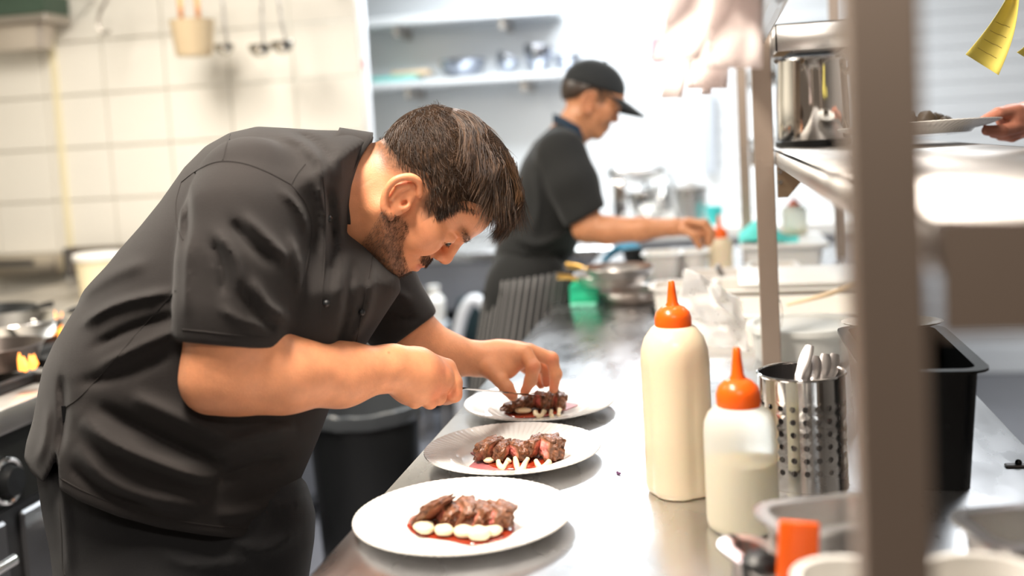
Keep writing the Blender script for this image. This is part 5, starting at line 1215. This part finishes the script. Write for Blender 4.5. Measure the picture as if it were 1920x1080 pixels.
# ================================================================== second chef (background)
D2 = 3.42
h2 = wp(1000, 600, D2)
chef2 = thing('person', 'chef in black with a black cap and striped apron in the background', 'person', (h2.x, h2.y, 0))
black_cloth = mat('black_jacket_cloth', (.0085, .009, .0085), .9, sheen=.1, var=.15, vscale=6)
cap_m = mat('black_cap_cloth', (.012, .014, .015), .85, sheen=.2)
sh2 = [(1050, 226), (1030, 240), (1002, 265), (980, 300), (962, 345), (945, 410), (930, 460), (924, 492), (930, 520), (938, 548), (985, 545), (1035, 520), (1075, 480), (1090, 440), (1100, 400), (1108, 340), (1100, 290), (1090, 258), (1078, 240)]
M2 = poly_dist(sh2)
f = Field([cp(905, 0, 3.7)[0], cp(0, 570, 3.7)[1], -3.72], [cp(1150, 0, 3.7)[0], cp(0, 210, 3.7)[1], -3.10], .007)
inflate(f, M2, D2, lambda px, py: np.interp(py, [225, 270, 400, 540], [.12, .19, .185, .18]), .12, .02, 2.1)
displace(f, fold_map([([(960, 440), (1010, 460), (1070, 430)], 7, .010), ([(950, 480), (1010, 495), (1060, 470)], 6, -.008), ([(1000, 300), (1010, 380), (1000, 440)], 7, .008)]), D2)
g = Field(f.lo, f.lo + f.h * (f.n - 1), f.h)
g.chain([cp(1052, 290, 3.27), cp(1075, 345, 3.23), cp(1104, 425, 3.21)], [.080, .076, .066], .02)
a0, a1 = cp(1073, 421, 3.2), cp(1128, 391, 3.2); cn = a1 - a0; n2 = np.array([cn[1], -cn[0], 0.]); n2 /= np.linalg.norm(n2)
if n2[1] > 0: n2 = -n2
g.op(half(a0, n2), g.lo, g.lo + g.h * g.n, .006, 'i')
q_ = g.D; t_ = np.clip(.5 + .5 * (q_ - f.D) / .015, 0, 1); f.D = f.D * t_ + q_ * (1 - t_) - .015 * t_ * (1 - t_)
V, F = f.mesh(2); np_obj('jacket', cam2w(V), F, black_cloth, chef2)
# trousers, apron
f = Field([cp(880, 0, 3.75)[0], cp(0, 1085, 3.6)[1], -3.75], [cp(1160, 0, 3.7)[0], cp(0, 420, 3.7)[1], -3.10], .009)
for dd in (3.33, 3.52): f.chain([cp(978, 560, dd), cp(968, 760, dd), cp(965, 1000, dd)], [.12, .085, .065], .04)
f.cone(cp(990, 525, 3.34), cp(990, 525, 3.50), .12, .125, .04)
V, F = f.mesh(2); V = cam2w(V); V[:, 2] = np.maximum(V[:, 2], .03); np_obj('trousers', V, F, black_cloth, chef2)
for dd in (3.33, 3.52):
    c = cam2w(cp(965, 1000, dd)); part('shoe', xf(ball((.05, 0, .045), 1, 16, 10, (.14, .05, .045)), Matrix.Translation((c[0], c[1], 0))), black_rub, chef2)
ap_m = bpy.data.materials.new('striped_apron'); ap_m.use_nodes = True; nt = ap_m.node_tree; b_ = nt.nodes['Principled BSDF']; b_.inputs['Roughness'].default_value = .9
at_ = nt.nodes.new('ShaderNodeAttribute'); at_.attribute_name = 'pigment'; nt.links.new(at_.outputs['Color'], b_.inputs['Base Color'])
AP = []
nu, nvv = 176, 14
def apron(u, v):
    # wraps round the hips on the near side, from the back of the hip to the belly
    a = R(-75 + 165 * u); top = np.array(cp(988, 520, D2)); rx_, rz_ = .155 + .01 * v, .235 + .02 * v
    sx = math.sin(a) * rx_; sz = math.cos(a) * rz_
    lift = .075 * u - .02
    p = top + np.array([sx - .055 * v * 1.6 + .02, lift - .62 * v, sz]); return tuple(cam2w(p))
ag = sheet(apron, nu, nvv, .004); ao = part('apron', ag, ap_m, chef2, None)
cols = np.tile(np.array([.006, .007, .009]), (len(ag[0]), 1)); half_n = (nu + 1) * (nvv + 1)
for idx in range(len(ag[0])):
    i = (idx % half_n) // (nvv + 1)
    if i % 8 in (0, 1): cols[idx] = (.26, .25, .24)
pigment(ao, cols)
part('apron_tie', tube(smoothpath([tuple(cam2w(cp(x, y, 3.3))) for x, y in ((940, 540), (915, 552), (905, 548), (922, 560), (938, 552))], 4), .008, 8), black_cloth, chef2)
# body: head, arm, hand
PV, PF, PC = [], [], []
def add2(V, F, C): PF.append(F + sum(len(v) for v in PV)); PV.append(V); PC.append(C)
an = R(25); HM2 = np.stack([np.array([math.cos(an), -math.sin(an), 0]), np.array([math.sin(an), math.cos(an), 0]), np.array([0, 0, 1.])], 1) * .94; HO2 = cp(1101, 198, D2)
def head2w2(P): return cam2w(P @ HM2.T + HO2)
hv2 = head_field(.003, ((-.004, -.015, 0), (-.012, -.085, 0), (-.03, -.14, 0)), ((.02, -.06, 0), (-.0, -.11, 0)), .84); V2, F2 = hv2.mesh(1); C2 = head_colors(V2, False, SKIN2)
ms = np.exp(-((V2[:, 1] + .0285) / .006) ** 2) * ss(V2[:, 0], .080, .09) * (np.abs(V2[:, 2]) < .026) * .6; C2 = C2 * (1 - ms[:, None]) + np.array([.05, .03, .02]) * ms[:, None]
add2(head2w2(V2), F2, C2)
f = Field([cp(1030, 0, 3.3)[0], cp(0, 480, 3.3)[1], -3.40], [cp(1345, 0, 3.3)[0], cp(0, 270, 3.3)[1], -3.02], .004)
f.chain([cp(1068, 320, 3.25), cp(1088, 380, 3.22), cp(1100, 428, 3.21)], [.058, .054, .043], .02)
f.chain([cp(1100, 428, 3.21), cp(1140, 432, 3.2), cp(1200, 430, 3.18), cp(1262, 426, 3.17)], [.041, .043, .036, .025], .015)
f.chain([cp(1262, 426, 3.17), cp(1298, 424, 3.17)], [.026, .024], .012); f.ell(cp(1285, 428, 3.17), (.032, .022, .034), .01); f.ell(cp(1310, 438, 3.165), (.024, .022, .03), .012)
for P in ([(1290, 415, 3.14), (1318, 420, 3.13), (1330, 437, 3.13), (1328, 458, 3.13)], [(1290, 418, 3.16), (1322, 418, 3.16), (1336, 436, 3.16), (1332, 456, 3.16)], [(1290, 424, 3.19), (1318, 424, 3.20), (1326, 440, 3.2), (1322, 458, 3.2)], [(1280, 430, 3.12), (1300, 440, 3.11), (1312, 462, 3.12)]):
    Q = [cp(*q) for q in P]; f.chain(Q, [.013, .0115, .0105, .008][:len(Q)], .004)
V, F = f.mesh(1); add2(cam2w(V), F, arm_colors(V, SKIN2, 7))
bo = np_obj('body', np.concatenate(PV), np.concatenate(PF), skin_m, chef2); pigment(bo, np.concatenate(PC))
# short dark hair at the nape, cap with brim
f = Field((-.13, -.06, -.1), (.06, .12, .1), .004); f.ell((-.012, .045, 0), (.100, .092, .082), .01)
f.op(lambda x, y, z: np.maximum(np.interp(x, [-.13, -.09, -.05, -.03, .0, .03, .06], [-.025, -.02, -.005, .03, .05, .03, .06]) - y, -.2) + 0 * z, f.lo, f.lo + f.h * f.n, .006, 'i')
V, F = f.mesh(2); np_obj('hair', head2w2(V), F, hair_d, chef2)
f = Field((-.14, .0, -.11), (.14, .2, .11), .0035); f.ell((-.006, .070, 0), (.110, .090, .091), .01)
f.op(lambda x, y, z: (.042 + .14 * (x + .1) - y + 0 * z) * .9, f.lo, f.lo + f.h * f.n, .006, 'i')
V, F = f.mesh(2); cap = np_obj('cap', head2w2(V), F, cap_m, chef2)
def brim(u, v):
    a = (u - .5) * 2; w_ = a * .078 * (1 - .18 * v * v); Fv = .070 + (.128) * v * math.sqrt(max(0, 1 - (a * .85) ** 2)) - .02 * a * a; U = .074 - .012 * v - .02 * a * a - .012 * v * v
    return tuple(head2w2(np.array([[Fv, U, w_]]))[0])
part('cap_brim', sheet(brim, 20, 10, .005), cap_m, cap, None)
part('cap_button', ball(tuple(head2w2(np.array([[-.006, .161, 0]]))[0]), .007, 10, 8), cap_m, cap)
part('undershirt_collar', sheet(lambda u, v: tuple(cam2w(cp(1068, 243, D2) + np.array([.060 * math.cos(6.2832 * u) * .9 , .030 * math.cos(6.2832 * u) * -1.0 + .02 - .03 * v, .068 * math.sin(6.2832 * u)]) )), 30, 4, .003), mat('navy_cloth', (.012, .03, .055), .8), chef2, None)
# ================================================================== waiter's hand at the right edge with a served plate
wpx = wp(1722, 236, 1.92)
sp_ = Vector((wpx.x, wpx.y, 1.367))
def plate2(c, r, tiltd):
    g = plate_geo((0, 0), r); M = Matrix.Translation(c) @ Matrix.Rotation(R(-2.5), 4, 'X') @ Matrix.Rotation(R(tiltd), 4, 'Y') @ Matrix.Translation((0, 0, -.9)); return xf(g, M)
solo('dinner_plate', 'white plate held in the waiter\'s hand at the right edge', 'plate', plate2(sp_, .138, -1.0), white_cer, 'dinner plates in a row on the bench' and 'plates being served', 50)
for i, (dx, dy, s) in enumerate(((-.02, 0, .016), (.012, -.015, .014), (.03, .01, .013), (.045, -.01, .01))):
    rr = random.Random(40 + i); g = ball((0, 0, 0), s, 14, 10, (1.3, 1, 1.3)); Vv = [Vector(v) * (1 + .3 * mnoise.noise(Vector(v) * 110 + Vector((i * 5, 0, 0)))) for v in g[0]]; z0 = min(v.z for v in Vv)
    solo('meat_morsel', ['leftmost', 'second', 'third', 'rightmost'][i] + ' dark morsel on the plate held at the right', 'meat', ([(v.x + sp_.x + dx, v.y + sp_.y + dy, v.z - z0 + sp_.z + .0045 + .0523 * dx) for v in Vv], g[1]), mat('dark_morsel', (.05, .035, .02), .5, var=.5, vscale=60), 'morsels on the served plate', 70)
wt_ = thing('person', 'waiter of whom only the hand reaches in from the right edge holding a plate', 'person', tuple(wp(1990, 300, 2.05)))
dH = 1.95
f = Field([cp(1795, 0, 1.85)[0], cp(0, 330, 2.1)[1], -2.15], [cp(2300, 0, 2.1)[0], cp(0, 170, 2.1)[1], -1.84], .003)
f.chain([cp(1895, 222, dH), cp(1935, 224, 1.97), cp(1985, 238, 2.0)], [.026, .032, .028], .015)
f.chain([cp(1985, 238, 2.0), cp(2120, 258, 2.05), cp(2270, 285, 2.08)], [.027, .036, .042], .015)
for P, rs in (([(1905, 208, 1.94), (1872, 213, 1.925), (1842, 226, 1.92)], [.014, .0115, .008]), ([(1910, 236, 1.94), (1880, 245, 1.92), (1850, 245, 1.92)], [.013, .0115, .0095]), ([(1915, 242, 1.96), (1888, 252, 1.95), (1862, 250, 1.95)], [.0125, .011, .009]), ([(1920, 245, 1.985), (1898, 256, 1.98), (1875, 255, 1.98)], [.0125, .0105, .009])):
    f.chain([cp(*q) for q in P], rs, .003)
V, F = f.mesh(2); wb_ = np_obj('body', cam2w(V), F, skin_m, wt_); pigment(wb_, arm_colors(V, np.array([.50, .20, .13]), 9))
part('sleeve', tube([tuple(cam2w(cp(2190, 272, 2.06))), tuple(cam2w(cp(2420, 310, 2.1)))], [.052, .065], 20), black_cloth, wt_)
